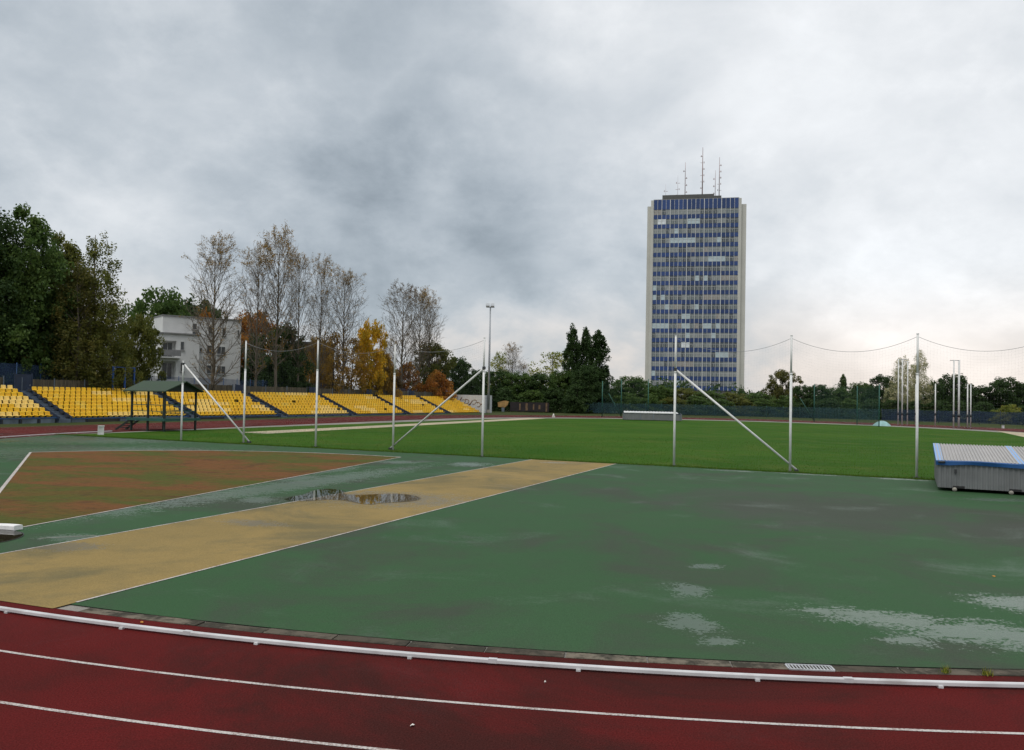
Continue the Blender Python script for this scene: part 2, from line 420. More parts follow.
def grate(px, label):
    p = G(px, 668.5); s, t = toST(p); ang = math.atan2(t, s)
    o = thing('drain_grate', label, 'grate', S(35.465 * math.cos(ang), 35.465 * math.sin(ang), -.008), ST_ROT + ang + math.pi / 2)
    f = MB()
    for y in (-.085, .085): f.box((0, y, .012), (.52, .02, .024))
    for x in (-.26, .26): f.box((x, 0, .012), (.02, .15, .024))
    f.build('frame', M['galv'], o)
    b = MB()
    for i in range(13): b.box((-.23 + i * .0385, 0, .012), (.014, .1495, .018))
    b.build('grille', M['galv'], o)
    p_ = MB(); p_.box((0, 0, .0015), (.5, .15, .003)); p_.build('sump', M['black'], o)
grate(810, 'small galvanised drain grate in the concrete gutter behind the white rail')

# white kerb rail round the bend
def kerb_rail():
    o = thing('kerb_rail', 'low white aluminium kerb rail curving along the inner edge of the red track', 'track rail', S(-36, 0, 0))
    inv = Vector(o.location)
    r = 35.97; L = 3.98; n = int(r * R(176) / L); a = R(92)
    for k in range(n):
        a1 = a + L / r
        q = MB()
        prof = [(-.026, .024), (-.026, .058), (-.016, .070), (.016, .070), (.026, .058), (.026, .024)]
        rows = []
        for i in range(13):
            an = a + .012 / r + (a1 - a - .024 / r) * i / 12
            rows.append([S((r + x) * math.cos(an), (r + x) * math.sin(an), z) - inv for x, z in prof])
        np_ = len(prof)
        vs = [p for row in rows for p in row]
        fs = [(i * np_ + j, i * np_ + (j + 1) % np_, (i + 1) * np_ + (j + 1) % np_, (i + 1) * np_ + j) for i in range(12) for j in range(np_)]
        fs += [tuple(range(np_)), tuple(range(12 * np_, 13 * np_))[::-1]]
        q.add(vs, fs); q.build('rail_tube', M['aluminium'], o)
        an = a; c = S(r * math.cos(an), r * math.sin(an), .0475) - inv
        jm = MB(); jm.box(c, (.056, .10, .050), ST_ROT + an); jm.build('joint_sleeve', M['aluminium'], o)
        for fr in (.25, .75):
            an = a + (a1 - a) * fr; c = S((r + .012) * math.cos(an), (r + .012) * math.sin(an), .013) - inv
            fm = MB(); fm.box(c, (.062, .05, .025), ST_ROT + an); fm.build('foot', M['aluminium'], o)
        a = a1
kerb_rail()

# puddle lying across the runway's edge, and the flooded throwing circle
pud = [(281, 500.5), (290, 497), (303, 495), (312, 490.5), (325, 488.8), (338, 489.5), (347, 491.5), (344, 494), (352, 495.5), (372, 494.6), (392, 493.6), (408, 494.5), (418, 496.5), (423, 499),
       (416, 501.5), (402, 502.8), (385, 503.5), (372, 505.2), (360, 504.6), (350, 502), (335, 500), (318, 501), (300, 502)]
def smooth_loop(pts, z, it=2):
    P = [G(x, y) for x, y in pts]
    for _ in range(it):
        Q = []
        for i in range(len(P)):
            a_, b_ = P[i], P[(i + 1) % len(P)]; Q += [a_ * .75 + b_ * .25, a_ * .25 + b_ * .75]
        P = Q
    return [Vector((q.x, q.y, z)) for q in P]
def puddle():
    P = smooth_loop(pud, .016)[::-1]; n = len(P); cen = sum(P, Vector()) / n; rows = [P]
    for w_ in (.06, .13):
        Q = []
        for i in range(n):
            tg = (P[(i + 2) % n] - P[i - 2]); nm = Vector((-tg.y, tg.x, 0)).normalized(); Q.append(P[i] + nm * w_)
        rows.append(Q)
    mb = MB(); vs = [q for r_ in rows for q in r_]
    fs = [(k * n + i, k * n + (i + 1) % n, (k + 1) * n + (i + 1) % n, (k + 1) * n + i) for k in range(2) for i in range(n)] + [tuple(range(2 * n, 3 * n))]
    mb.add(vs, fs); o = struct('puddle', mb, M['water_edge'])
    at_ = o.data.attributes.new('depth', 'FLOAT', 'POINT'); at_.data.foreach_set('value', [0.0] * n + [.5] * n + [1.0] * n)
puddle()
mb = MB()
circ = [S(AX[0] + 1.068 * math.cos(R(6 * i)), AX[1] + 1.068 * math.sin(R(6 * i)), .009) for i in range(60)]
mb.poly(circ); struct('throwing_circle', mb, simple('wet_concrete', (.035, .028, .018), .5))
mb = MB(); mb.poly([Vector((q.x, q.y, .013)) for q in circ]); struct('circle_water', mb, M['water'])
def toe_board():
    am = (A0 + A1) / 2
    o = thing('toe_board', 'white curved stop board at the edge of the flooded throwing circle', 'stop board', S(AX[0] + 1.2 * math.cos(am), AX[1] + 1.2 * math.sin(am), 0.014))
    mb = MB(); n = 14; half_ = .60 / 1.08
    rows = []
    prof = [(1.08, .0), (1.075, .082), (1.09, .10), (1.26, .10), (1.275, .082), (1.275, 0)]
    for i in range(n + 1):
        q = am - half_ + 2 * half_ * i / n
        rows.append([S(AX[0] + r_ * math.cos(q), AX[1] + r_ * math.sin(q), z + .014) - Vector(o.location) for r_, z in prof])
    k = len(prof); vs = [p for r_ in rows for p in r_]
    fs = [(i * k + j, i * k + (j + 1) % k, (i + 1) * k + (j + 1) % k, (i + 1) * k + j) for i in range(n) for j in range(k)] + [tuple(range(k)), tuple(range(n * k, n * k + k))[::-1]]
    mb.add(vs, fs); mb.build('board', M['toe_board'], o)
    rm = MB(); rm.strip([S(AX[0] + 1.062 * math.cos(R(6 * i)), AX[1] + 1.062 * math.sin(R(6 * i)), .017) - Vector(o.location) for i in range(61)],
                        [S(AX[0] + 1.076 * math.cos(R(6 * i)), AX[1] + 1.076 * math.sin(R(6 * i)), .017) - Vector(o.location) for i in range(61)])
    rm.build('steel_ring', M['dark_steel'], o)
toe_board()

# litter
def flat_bit(name, px, label, cat, mat, sz):
    p = G(*px); mb = MB(); n = 7
    ring = [Vector((sz * random.uniform(.6, 1) * math.cos(2 * math.pi * i / n), .8 * sz * random.uniform(.6, 1) * math.sin(2 * math.pi * i / n), random.uniform(.004, .02))) for i in range(n)]
    mb.add(ring + [Vector((0, 0, .025))] + [r_ - Vector((0, 0, .004)) for r_ in ring], [(i, (i + 1) % n, n) for i in range(n)] + [tuple(range(n + 1, 2 * n + 1))[::-1]] + [((i + 1) % n, i, n + 1 + i, n + 1 + (i + 1) % n) for i in range(n)])
    o = mb.build(name, mat, None, (p.x, p.y, .004)); tag(o, label, cat)
flat_bit('paper_scrap', (412.5, 726.5), 'crumpled pale paper scrap lying on the red track between the white lane lines', 'litter', M['paper'], .03)
flat_bit('fallen_leaf', (142, 623), 'orange fallen leaf lying inside the white rail', 'leaf', M['leaf_litter'], .035)
flat_bit('fallen_leaf', (545, 683), 'pale fallen leaf on the track just in front of the white rail', 'leaf', M['paper'], .014)
flat_bit('fallen_leaf', (994, 577), 'yellow fallen leaf lying on the green surface', 'leaf', M['leaf_litter'], .04)

# ------------------------------------------------------------------ grass as real blades (uncountable)
def blades(name, spots, hmin, hmax, w, mat, lean=.4):
    n = len(spots); h = rng.uniform(hmin, hmax, n); a = rng.uniform(0, 2 * math.pi, n)
    sp = np.array(spots); d = np.stack([np.cos(a), np.sin(a), np.zeros(n)], 1)
    a2 = rng.uniform(0, 2 * math.pi, n); ln = rng.uniform(0, lean, n) * h
    top = sp + np.stack([np.cos(a2) * ln, np.sin(a2) * ln, h], 1)
    V = np.stack([sp - d * w / 2, sp + d * w / 2, top], 1).reshape(-1, 3)
    me = bpy.data.meshes.new(name); me.vertices.add(3 * n); me.vertices.foreach_set('co', V.ravel())
    me.loops.add(3 * n); me.loops.foreach_set('vertex_index', np.arange(3 * n, dtype=np.int32))
    me.polygons.add(n); me.polygons.foreach_set('loop_start', np.arange(0, 3 * n, 3, dtype=np.int32)); me.polygons.foreach_set('loop_total', np.full(n, 3, dtype=np.int32))
    me.materials.append(mat); me.update(); me.validate()
    return me
def blade_mat(name, a, b_, c_):
    m, t, b = newmat(name)
    r = t.island(); c = t.mix(t.ramp(r, 0, .8, 0, 1, False), a, b_); c = t.mix(t.ramp(r, .86, 1, 0, 1, False), c, c_)
    t.put(b.inputs['Base Color'], c); b.inputs['Roughness'].default_value = .8; b.inputs['Specular IOR Level'].default_value = .08; return m
sp = []
for _ in range(16000):
    t = random.uniform(-26, 36); s = GE + abs(random.gauss(0, .22)) - .06 + .05 * math.sin(t * 3.1)
    q = S(s, t, .006); sp.append((q.x, q.y, q.z))
for _ in range(24000):
    t = random.uniform(-30, 34); s = GE + random.random() ** 1.6 * 26
    q = S(s, t, .006); sp.append((q.x, q.y, q.z))
for i in (1, 2, 3, 4, 5, 6, 7, 8):
    for _ in range(140):
        q = S([0, -6.0, -5.3, -5.4, -4.9, -6.2, -5.76, -5.77, -5.51][i] + random.gauss(0, .16), [0, 24.93, 20.87, 15.72, 11.03, 5.10, -4.43, -9.51, -14.50][i] + random.gauss(0, .16), .006); sp.append((q.x, q.y, q.z))
tag(link('grass', blades('grass', sp, .03, .085, .022, blade_mat('grass_blade', (.038, .100, .008), (.070, .130, .016), (.16, .15, .04)))), kind='stuff')
def weed(px, label):
    p = G(*px); sp = [(random.gauss(0, .025), random.gauss(0, .02), 0) for _ in range(40)]
    o = link('weed', blades('weed', sp, .03, .10, .014, blade_mat('weed_blade', (.10, .14, .02), (.20, .20, .03), (.3, .25, .05)), .7), None, (p.x, p.y, .008)); tag(o, label, 'weed')
weed((946, 673.5), 'larger tuft of yellow green weed growing from the gutter joint near the right edge')
weed((986, 675.5), 'small rightmost tuft of yellow green weed growing from the gutter joint')

# ------------------------------------------------------------------ safety net posts and nets
PT = [29.9, 24.93, 20.87, 15.72, 11.03, 5.10, -4.43, -9.51, -14.50, -19.5]
PS = [-5.6, -6.0, -5.3, -5.4, -4.9, -6.2, -5.76, -5.77, -5.51, -5.4]
PH = [5.9, 4.75, 5.97, 5.97, 5.75, 5.95, 6.0, 5.95, 6.0, 6.0]
BR = {1: 2, 5: 4, 6: 7}     # braced post -> post whose foot the brace runs to
PL = {1: 'white steel net post with a diagonal brace beside the green roofed shelter', 2: 'white steel net post at whose foot the brace by the shelter ends',
      3: 'plain white steel net post in front of the yellow seats, between the two braced pairs', 4: 'white steel net post at the foot of the brace left of the floodlight mast',
      5: 'white steel net post with a brace, nearest the floodlight mast', 6: 'white steel net post with a brace, standing in front of the tower block',
      7: 'white steel net post at the foot of the brace right of the tower block', 8: 'white steel net post nearest the grey mat cover',
      }
FRZ = math.atan2(DR.y, DR.x)
for i in PL:
    base = S(PS[i], PT[i], 0)
    o = thing('net_post', PL[i], 'post', base, FRZ, 'white posts of the throwing net')
    h = PH[i]
    q = MB(); q.tube([(0, 0, -.2), (0, 0, h * .72)], .055, 12); q.tube([(0, 0, h * .72 + .002), (0, 0, h)], .044, 12); q.build('pole', M['white_steel'], o)
    q = MB(); q.tube([(0, 0, h), (0, 0, h + .03)], .052, 10); q.tube([(0, 0, h * .72 - .03), (0, 0, h * .72 + .03)], .064, 12); q.build('collar', M['white_steel'], o)
    q = MB(); q.box((0, 0, .02), (.26, .26, .03)); q.build('base_plate', M['dark_steel'], o)
    q = MB(); q.box((.06, 0, h - .12), (.05, .03, .06)); q.build('rope_hook', M['grey_steel'], o)
    if i in BR:
        j = BR[i]; foot = S(PS[j] + .18, PT[j] - (.25 if j > i else -.25), .10)
        topz = (h - .15) if i == 1 else 4.45
        dlt = (foot - base); dl = Vector((dlt.dot(DR), dlt.dot(NR), foot.z))
        q = MB(); q.tube([(0.05, 0, topz), dl], .048, 10); b = q.build('brace', M['white_steel'], o)
        q = MB(); q.box((.02, 0, topz), (.13, .13, .14)); q.box((dl.x, dl.y, .06), (.18, .18, .12)); q.build('clamp', M['dark_steel'], b)
def net(i, j, label, sag, zlow=.05, cell=.12, rope=True):
    a, b = S(PS[i], PT[i]), S(PS[j], PT[j]); ha, hb = PH[i] - .1, PH[j] - .1
    o = thing('safety_net', label, 'net', a, 0, 'nets hung between the white posts')
    L = (b - a); n = 24
    def top(f): return ha + (hb - ha) * f - sag * 4 * f * (1 - f)
    q = MB(); q.tube([L * (k / n) + Vector((0, 0, top(k / n))) for k in range(n + 1)], .008, 6); q.build('top_rope', M['rope'], o)
    m = MB(); le = L.length
    nx = int(le / cell)
    for k in range(1, nx):
        f = k / nx
        p = L * f; bul = NR.cross(Vector((0, 0, 1))) * 0
        m.tube([p + Vector((0, 0, zlow)), p + Vector((0, 0, top(f)))], .0008, 3, caps=False)
    nz = int(5.4 / cell)
    for k in range(nz + 1):
        g = k / nz
        m.tube([L * (c / 10) + Vector((0, 0, zlow + (top(c / 10) - zlow) * g)) for c in range(11)], .0008, 3, caps=False)
    m.build('mesh', M['net'], o)
net(6, 7, 'sagging net between the two posts right of the tower block', .62)
net(7, 8, 'sagging net in the middle of the right hand row of posts', .62)
net(8, 9, 'sagging net running out of view above the grey mat cover', .62)
net(4, 5, 'net between the two braced posts left of the floodlight mast', .45)
net(3, 4, 'net hung in front of the yellow seats left of the brace by the mast', .5)
net(2, 3, 'net hung between the plain posts in front of the stand', .5)

# ------------------------------------------------------------------ grandstand
O_ = S(2, 51.5); U = (DR - NR * .05).normalized(); V_ = Vector((-U.y, U.x, 0)); URZ = math.atan2(U.y, U.x)
def stand_z(a): return .08 - .0058 * a
def SP(a, b, z): p = O_ + U * a + V_ * b; return Vector((p.x, p.y, z + stand_z(a)))
NROW, DEP, RISE, Z0 = 8, .74, .315, .12
stairs = [5.45, 19.97, 33.4, 47.0, 60.1, 72.1, 83.8]
SW = 1.25
def seat_mesh(mat):
    bm = bmesh.new()
    W_, prof = .235, [(.0, .0), (.10, -.012), (.26, -.02), (.37, .0), (.41, .06), (.43, .18), (.45, .30), (.46, .345)]
    cols = (-1, -.75, 0, .75, 1); g = []
    for i, (y, z) in enumerate(prof):
        row = []
        for c in cols:
            up = .045 * (abs(c) ** 3) * (1 if i < 4 else .2); fw = -.05 * (abs(c) ** 2) * (1 if i >= 4 else 0)
            w = W_ * (1 if i < 6 else .93)
            row.append(bm.verts.new((c * w, y + fw, z + up - (.03 if (i == 7 and abs(c) == 1) else 0))))
        g.append(row)
    for i in range(len(prof) - 1):
        for j in range(4): bm.faces.new((g[i][j], g[i][j + 1], g[i + 1][j + 1], g[i + 1][j]))
    bmesh.ops.recalc_face_normals(bm, faces=bm.faces)
    bmesh.ops.solidify(bm, geom=bm.faces[:], thickness=.022)
    # bracket below
    r = bmesh.ops.create_cube(bm, size=1.0)
    for v in r['verts']: v.co = Vector((v.co.x * .3, .2 + v.co.y * .12, -.075 + v.co.z * .09))
    me = bpy.data.meshes.new('seat'); bm.to_mesh(me); bm.free(); me.materials.append(mat)
    for p in me.polygons: p.use_smooth = True
    return me
SY, SF = seat_mesh(M['seat_yellow']), seat_mesh(M['seat_pale'])
def arr(me):
    v = np.empty(len(me.vertices) * 3); me.vertices.foreach_get('co', v)
    return v.reshape(-1, 3).tolist(), [tuple(p.vertices) for p in me.polygons]
SV, SFc = arr(SY)
secs = [(-12.0, stairs[0])] + list(zip(stairs[:-1], stairs[1:]))
names = ['yellow seating section left of the stairs at the far left', 'yellow seating section under the big trees, partly behind the shelter', 'yellow seating section just right of the green roofed shelter',
         'yellow seating section in front of the bare poplars and the tan house', 'yellow seating section in front of the vivid yellow tree', 'short yellow seating section before the last two stairs', 'last yellow seating section next to the painted end wall']
for k, (a0, a1) in enumerate(secs):
    x0, x1 = a0 + SW / 2, a1 - (SW / 2 if k < len(secs) - 1 else .1)
    L = x1 - x0; am = (x0 + x1) / 2
    o = thing('seating_section', names[k], 'seating', SP(x0, 0, 0), URZ, 'sections of the yellow grandstand')
    q = MB()
    for r_ in range(NROW):
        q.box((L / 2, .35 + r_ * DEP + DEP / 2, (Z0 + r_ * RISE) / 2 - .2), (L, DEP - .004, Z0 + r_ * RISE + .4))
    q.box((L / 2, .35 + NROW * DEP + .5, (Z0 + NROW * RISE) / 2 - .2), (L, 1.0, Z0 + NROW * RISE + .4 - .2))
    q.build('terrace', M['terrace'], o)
    q = MB(); q.box((L / 2, .30, .24), (L, .06, .10))
    q.build('front_beam', M['blue_paint'], o)
    q = MB(); nb = int(L / 1.6)
    for i in range(nb + 1): q.box((.06 + (L - .12) * i / nb, .29, -.05), (.06, .05, .46))
    q.build('front_leg', M['navy'], o)
    q = MB(); rp = random.Random(k)
    for i in range(nb):
        if rp.random() < .65: q.box(((L) * (i + .5) / nb, .335, -.02), (L / nb * .8, .02, .38))
    q.build('front_panel', M['panel_grey'], o)
    ns = int(L / .56); off = (L - ns * .56) / 2
    pale_rc = set(); fr = random.Random(40 + k)
    for _ in range(4 if k < 4 else 3):
        rr_, c0, ln = fr.randrange(NROW), fr.randrange(ns), fr.randrange(3, 9)
        for c in range(c0, min(ns, c0 + ln)): pale_rc.add((rr_, c))
        if fr.random() < .5:
            for c in range(c0 - 1, min(ns, c0 + ln - 2)): pale_rc.add(((rr_ + 1) % NROW, c))
    if k == 0:
        for c in range(ns): pale_rc.add((3, c)) if c > ns - 12 else None; pale_rc.add((4, c)) if c > ns - 12 else None
    seats = [(r_, c) for r_ in range(NROW) for c in range(ns)]
    cnt = 0; rest = MB()
    # nearest seats are parts of their own, the others one merged part
    seats.sort(key=lambda rc: SP(x0 + rc[1] * .56, .4 + rc[0] * DEP, 0).length + (0 if k else -rc[1] * 5))
    for r_, c in seats:
        if fr.random() < .008: continue
        loc = Vector((off + (c + .5) * .56 + fr.uniform(-.015, .015), .42 + r_ * DEP, Z0 + r_ * RISE + .30))
        if cnt < 100:
            s_ = link('seat', SF if (r_, c) in pale_rc else SY, o, loc, fr.uniform(-.05, .05)); cnt += 1
        else:
            rest.add([(p[0] + loc.x, p[1] + loc.y, p[2] + loc.z) for p in SV], SFc, 1 if (r_, c) in pale_rc else 0, True)
    if rest.v: tag(rest.build('seats', [M['seat_yellow'], M['seat_pale']], o), kind='stuff')
st_lab = ['dark blue stairway nearest the left edge between yellow seats', 'dark blue stairway through the seats right behind the green roofed shelter', 'dark blue stairway between seats, first one right of the white house',
          'dark blue stairway between seats, below the yellow leaved trees', 'dark blue stairway between seats, third from the painted end wall', 'dark blue stairway between seats, last before the painted end wall']
for k, a in enumerate(stairs[:-1]):
    o = thing('stairway', st_lab[k], 'stairs', SP(a - SW / 2, 0, 0), URZ, 'stairways of the grandstand')
    q = MB(); n = NROW * 2
    for i in range(n):
        q.box((SW / 2, .1 + (i + .5) * (NROW * DEP + .25) / n, (Z0 + .1 + i * RISE / 2) / 2 - .2), (SW - .14, (NROW * DEP + .25) / n - .002, Z0 + .1 + i * RISE / 2 + .4))
    q.build('steps', M['stair'], o)
    for x in (.03, SW - .03):
        q = MB(); q.bar((x, .05, .25), (x, .35 + NROW * DEP, Z0 + NROW * RISE + .1), .05, .34); q.build('side_plate', M['navy'], o)
    for i in range(n // 2):  # dark blocks modelled in place of the shading on the steps
        q = MB(); q.box((SW - .16, .45 + i * DEP, Z0 + i * RISE + .32), (.20, .30, .22)); q.build('step_shade', M['dark_steel'], o)
    # dark gate at the stair head
    g = thing('stand_gate', 'dark navy gate at the head of the ' + ['leftmost stairs under the big trees', 'stairs behind the shelter', 'stairs right of the white house', 'stairs below the yellow leaved trees', 'third stairs before the end wall', 'last stairs before the end wall'][k], 'gate', SP(a + (1.0 if k == 0 else .3), NROW * DEP + 1.45, 2.2), URZ, 'gates at the head of the stairs')
    w = 1.5 if k == 0 else 1.2; hgt = 1.9 if k == 0 else 1.6
    q = MB(); q.box((0, 0, hgt / 2), (w, .05, hgt)); q.build('panel', M['navy'], g)
    for x in (-w / 2 - .05, w / 2 + .05):
        q = MB(); q.box((x, 0, hgt / 2 + .05), (.1, .1, hgt + .1)); q.build('post', M['navy'], g)
    q = MB(); q.box((w / 2 - .15, -.05, .9), (.03, .06, .14)); q.build('handle', M['grey_steel'], g)
fl = ['weathered plank fence above the seats at the far left edge', 'weathered plank fence under the big leafy trees', 'weathered plank fence in front of the white house', 'weathered plank fence in front of the dark bushes and tan house',
      'weathered plank fence below the yellow leaved trees', 'weathered plank fence in front of the orange shrubs', 'last bay of weathered plank fence next to the painted end wall']
for k, (a0, a1) in enumerate(secs):
    x0, x1 = a0 + .85, a1 - (.85 if k < len(secs) - 1 else .3); L = x1 - x0
    o = thing('plank_fence', fl[k], 'fence', SP(x0, NROW * DEP + 1.5, 2.3), URZ, 'plank fences behind the seats')
    q = MB(); n = int(L / .17); fr = random.Random(k)
    for i in range(n): q.box(((i + .5) * L / n, 0, .68 + fr.uniform(-.02, .02)), (L / n - .018, .025, 1.36 + fr.uniform(-.03, .03)))
    q.build('planks', M['planks'], o)
    npst = max(2, int(L / 3.2))
    for i in range(npst + 1):
        q = MB(); q.box((L * i / npst, -.05, .75), (.07, .07, 1.5)); q.build('post', M['panel_grey'], o)
# painted end wall
wl = S(2, 51.5)
def end_wall():
    a = 84.2
    o = thing('end_wall', 'white concrete end wall with brown painted scrawl at the end of the stand', 'wall', SP(a, 0, 0), URZ)
    b0, b1, h = -.9, NROW * DEP + 2.2, 3.35
    q = MB(); q.box((.125, (b0 + b1) / 2, h / 2 - .3), (.25, b1 - b0, h + .6)); q.build('panel', simple('wall_white', (.52, .53, .53), .8, 0, .06, .4, grime=(.38, .38, .37)), o)
    q = MB(); q.box((-.9, b0 - .13, h / 2 - .3), (2.6, .24, h + .6)); q.build('return_panel', simple('wall_white_b', (.55, .56, .56), .8, 0, .06, .4), o)
    g_ = MB(); fr = random.Random(4)
    for (cy, cz, kind) in ((4.9, 2.4, 0), (4.2, 2.1, 1), (3.5, 2.3, 2), (2.8, 1.9, 0), (2.0, 2.1, 1), (1.2, 1.8, 2), (.4, 2.0, 0), (5.8, 2.8, 1)):
        pts = []
        for i in range(9):
            f = i / 8
            pts.append((-.012, cy + .38 * math.sin(f * (5 + kind) + kind) , cz + .75 * (f - .5) + .2 * math.cos(f * 7 + kind)))
        g_.tube(pts, .05 if kind else .075, 6)
    g_.build('scrawl', simple('scrawl_brown', (.22, .12, .06), .8, 0, .3, 3), o)
end_wall()

# floodlight mast
def mast():
    b = at(488.3, 412.0, 141.0); base = Vector((b.x, 141.0, 0))
    top = at(490.3, 304, 141.0).z
    o = thing('floodlight_mast', 'tall grey floodlight mast standing beside the painted end wall', 'floodlight', base)
    q = MB(); q.tube([(0, 0, -.1), (0, 0, top * .5), (0, 0, top - .6)], [.22, .17, .11], 12); q.build('pole', M['grey_steel'], o)
    q = MB(); q.box((0, 0, .25), (.5, .5, .5)); q.build('footing', M['concrete'], o)
    q = MB(); q.box((0, 0, top - .55), (1.4, .14, .14)); q.build('crossarm', M['grey_steel'], o)
    for x in (-.45, .35):
        q = MB(); Mx = Matrix.Rotation(R(-28), 3, 'X'); q.box((x, -.15, top - .2), (.62, .34, .5), M=Mx); l = q.build('floodlight', M['grey_steel'], o)
        q = MB(); q.box((x, -.33, top - .29), (.54, .02, .42), M=Mx); q.build('lens', M['glass_dark'], l)
mast()

# timing shelter
def shelter():
    n0 = G(164, 431.8); N_ = Vector((n0.x, n0.y, 0)); u = Vector((-.922, .387, 0)); w = Vector((.387, .922, 0)); L, W = 3.15, 3.0
    o = thing('timing_shelter', 'open judges shelter on stilts with dark green roof and green deck', 'shelter', N_)
    Z = Vector((0, 0, 1))
    for p in (u * 0, u * L, w * W, u * L + w * W, u * (L / 2)):
        q = MB(); q.box(p + Z * 1.43, (.12, .12, 2.9), math.atan2(u.y, u.x)); q.build('post', M['dark_green'], o)
    q = MB(); c = u * L / 2 + w * W / 2
    q.box(c + Z * .84, (L + .5, W + .5, .18), math.atan2(u.y, u.x)); q.build('deck', M['deck_green'], o)
    q = MB()
    ov, e, rz, th = .42, 2.92, 3.66, .07
    a0, a1 = -ov, L + ov
    def pt(a, b, z): return u * a + w * b + Z * z
    fe, be = -ov, W + ov
    for dz in (0,):
        A_ = [pt(a0, fe, e), pt(a1, fe, e), pt(a1 + .1, W / 2, rz), pt(a0 - .1, W / 2, rz)]
        B_ = [pt(a0, be, e), pt(a1, be, e), pt(a1 + .1, W / 2, rz), pt(a0 - .1, W / 2, rz)]
        for P in (A_, B_):
            q.add(P + [p - Z * th for p in P], [(0, 1, 2, 3), (7, 6, 5, 4), (0, 4, 5, 1), (1, 5, 6, 2), (2, 6, 7, 3), (3, 7, 4, 0)])
    q.build('roof', M['roof_green'], o)
    q = MB()
    for a in (a0 + .3, a1 - .3): q.add([pt(a, fe + .12, e - .01), pt(a, be - .12, e - .01), pt(a, W / 2, rz - .1), pt(a + .03, fe + .12, e - .01), pt(a + .03, be - .12, e - .01), pt(a + .03, W / 2, rz - .1)], [(0, 1, 2), (5, 4, 3), (0, 3, 4, 1), (1, 4, 5, 2), (2, 5, 3, 0)])
    q.build('gable_board', M['dark_green'], o)
    q = MB()
    for z in (1.45, 1.9):
        q.bar(pt(0, 0, z), pt(L, 0, z), .04, .05); q.bar(pt(0, 0, z), pt(0, W, z), .04, .05); q.bar(pt(0, W, z), pt(L, W, z), .04, .05)
    q.build('handrail', M['deck_green'], o)
    q = MB(); q.box(pt(L / 2, W - .35, 1.25), (L - .3, .35, .05), math.atan2(u.y, u.x)); q.build('bench', M['deck_green'], o)
    s = MB(); top = pt(L + .25, .6, .8); bot = pt(L + 1.45, .35, 0); side = w
    for f in (-.45, .45): s.bar(top + side * f, bot + side * f, .05, .14)
    for i in range(1, 5): s.bar(top + (bot - top) * i / 5 - side * .45, top + (bot - top) * i / 5 + side * .45, .2, .04)
    s.build('steps', M['dark_green'], o)
shelter()
def marker():
    p = G(101, 434.8); o = thing('marker_box', 'small white box standing on the grass edge left of the shelter', 'marker', p, .3)
    q = MB(); q.box((0, 0, .28), (.26, .26, .56)); q.build('body', M['frame_white'], o)
    q = MB(); q.box((0, 0, .575), (.36, .36, .05)); q.build('cap', M['frame_white'], o)
    for x in (-.15, .15):
        q = MB(); q.box((x, -.1, .27), (.06, .1, .54)); q.build('leg', M['frame_white'], o)
marker()

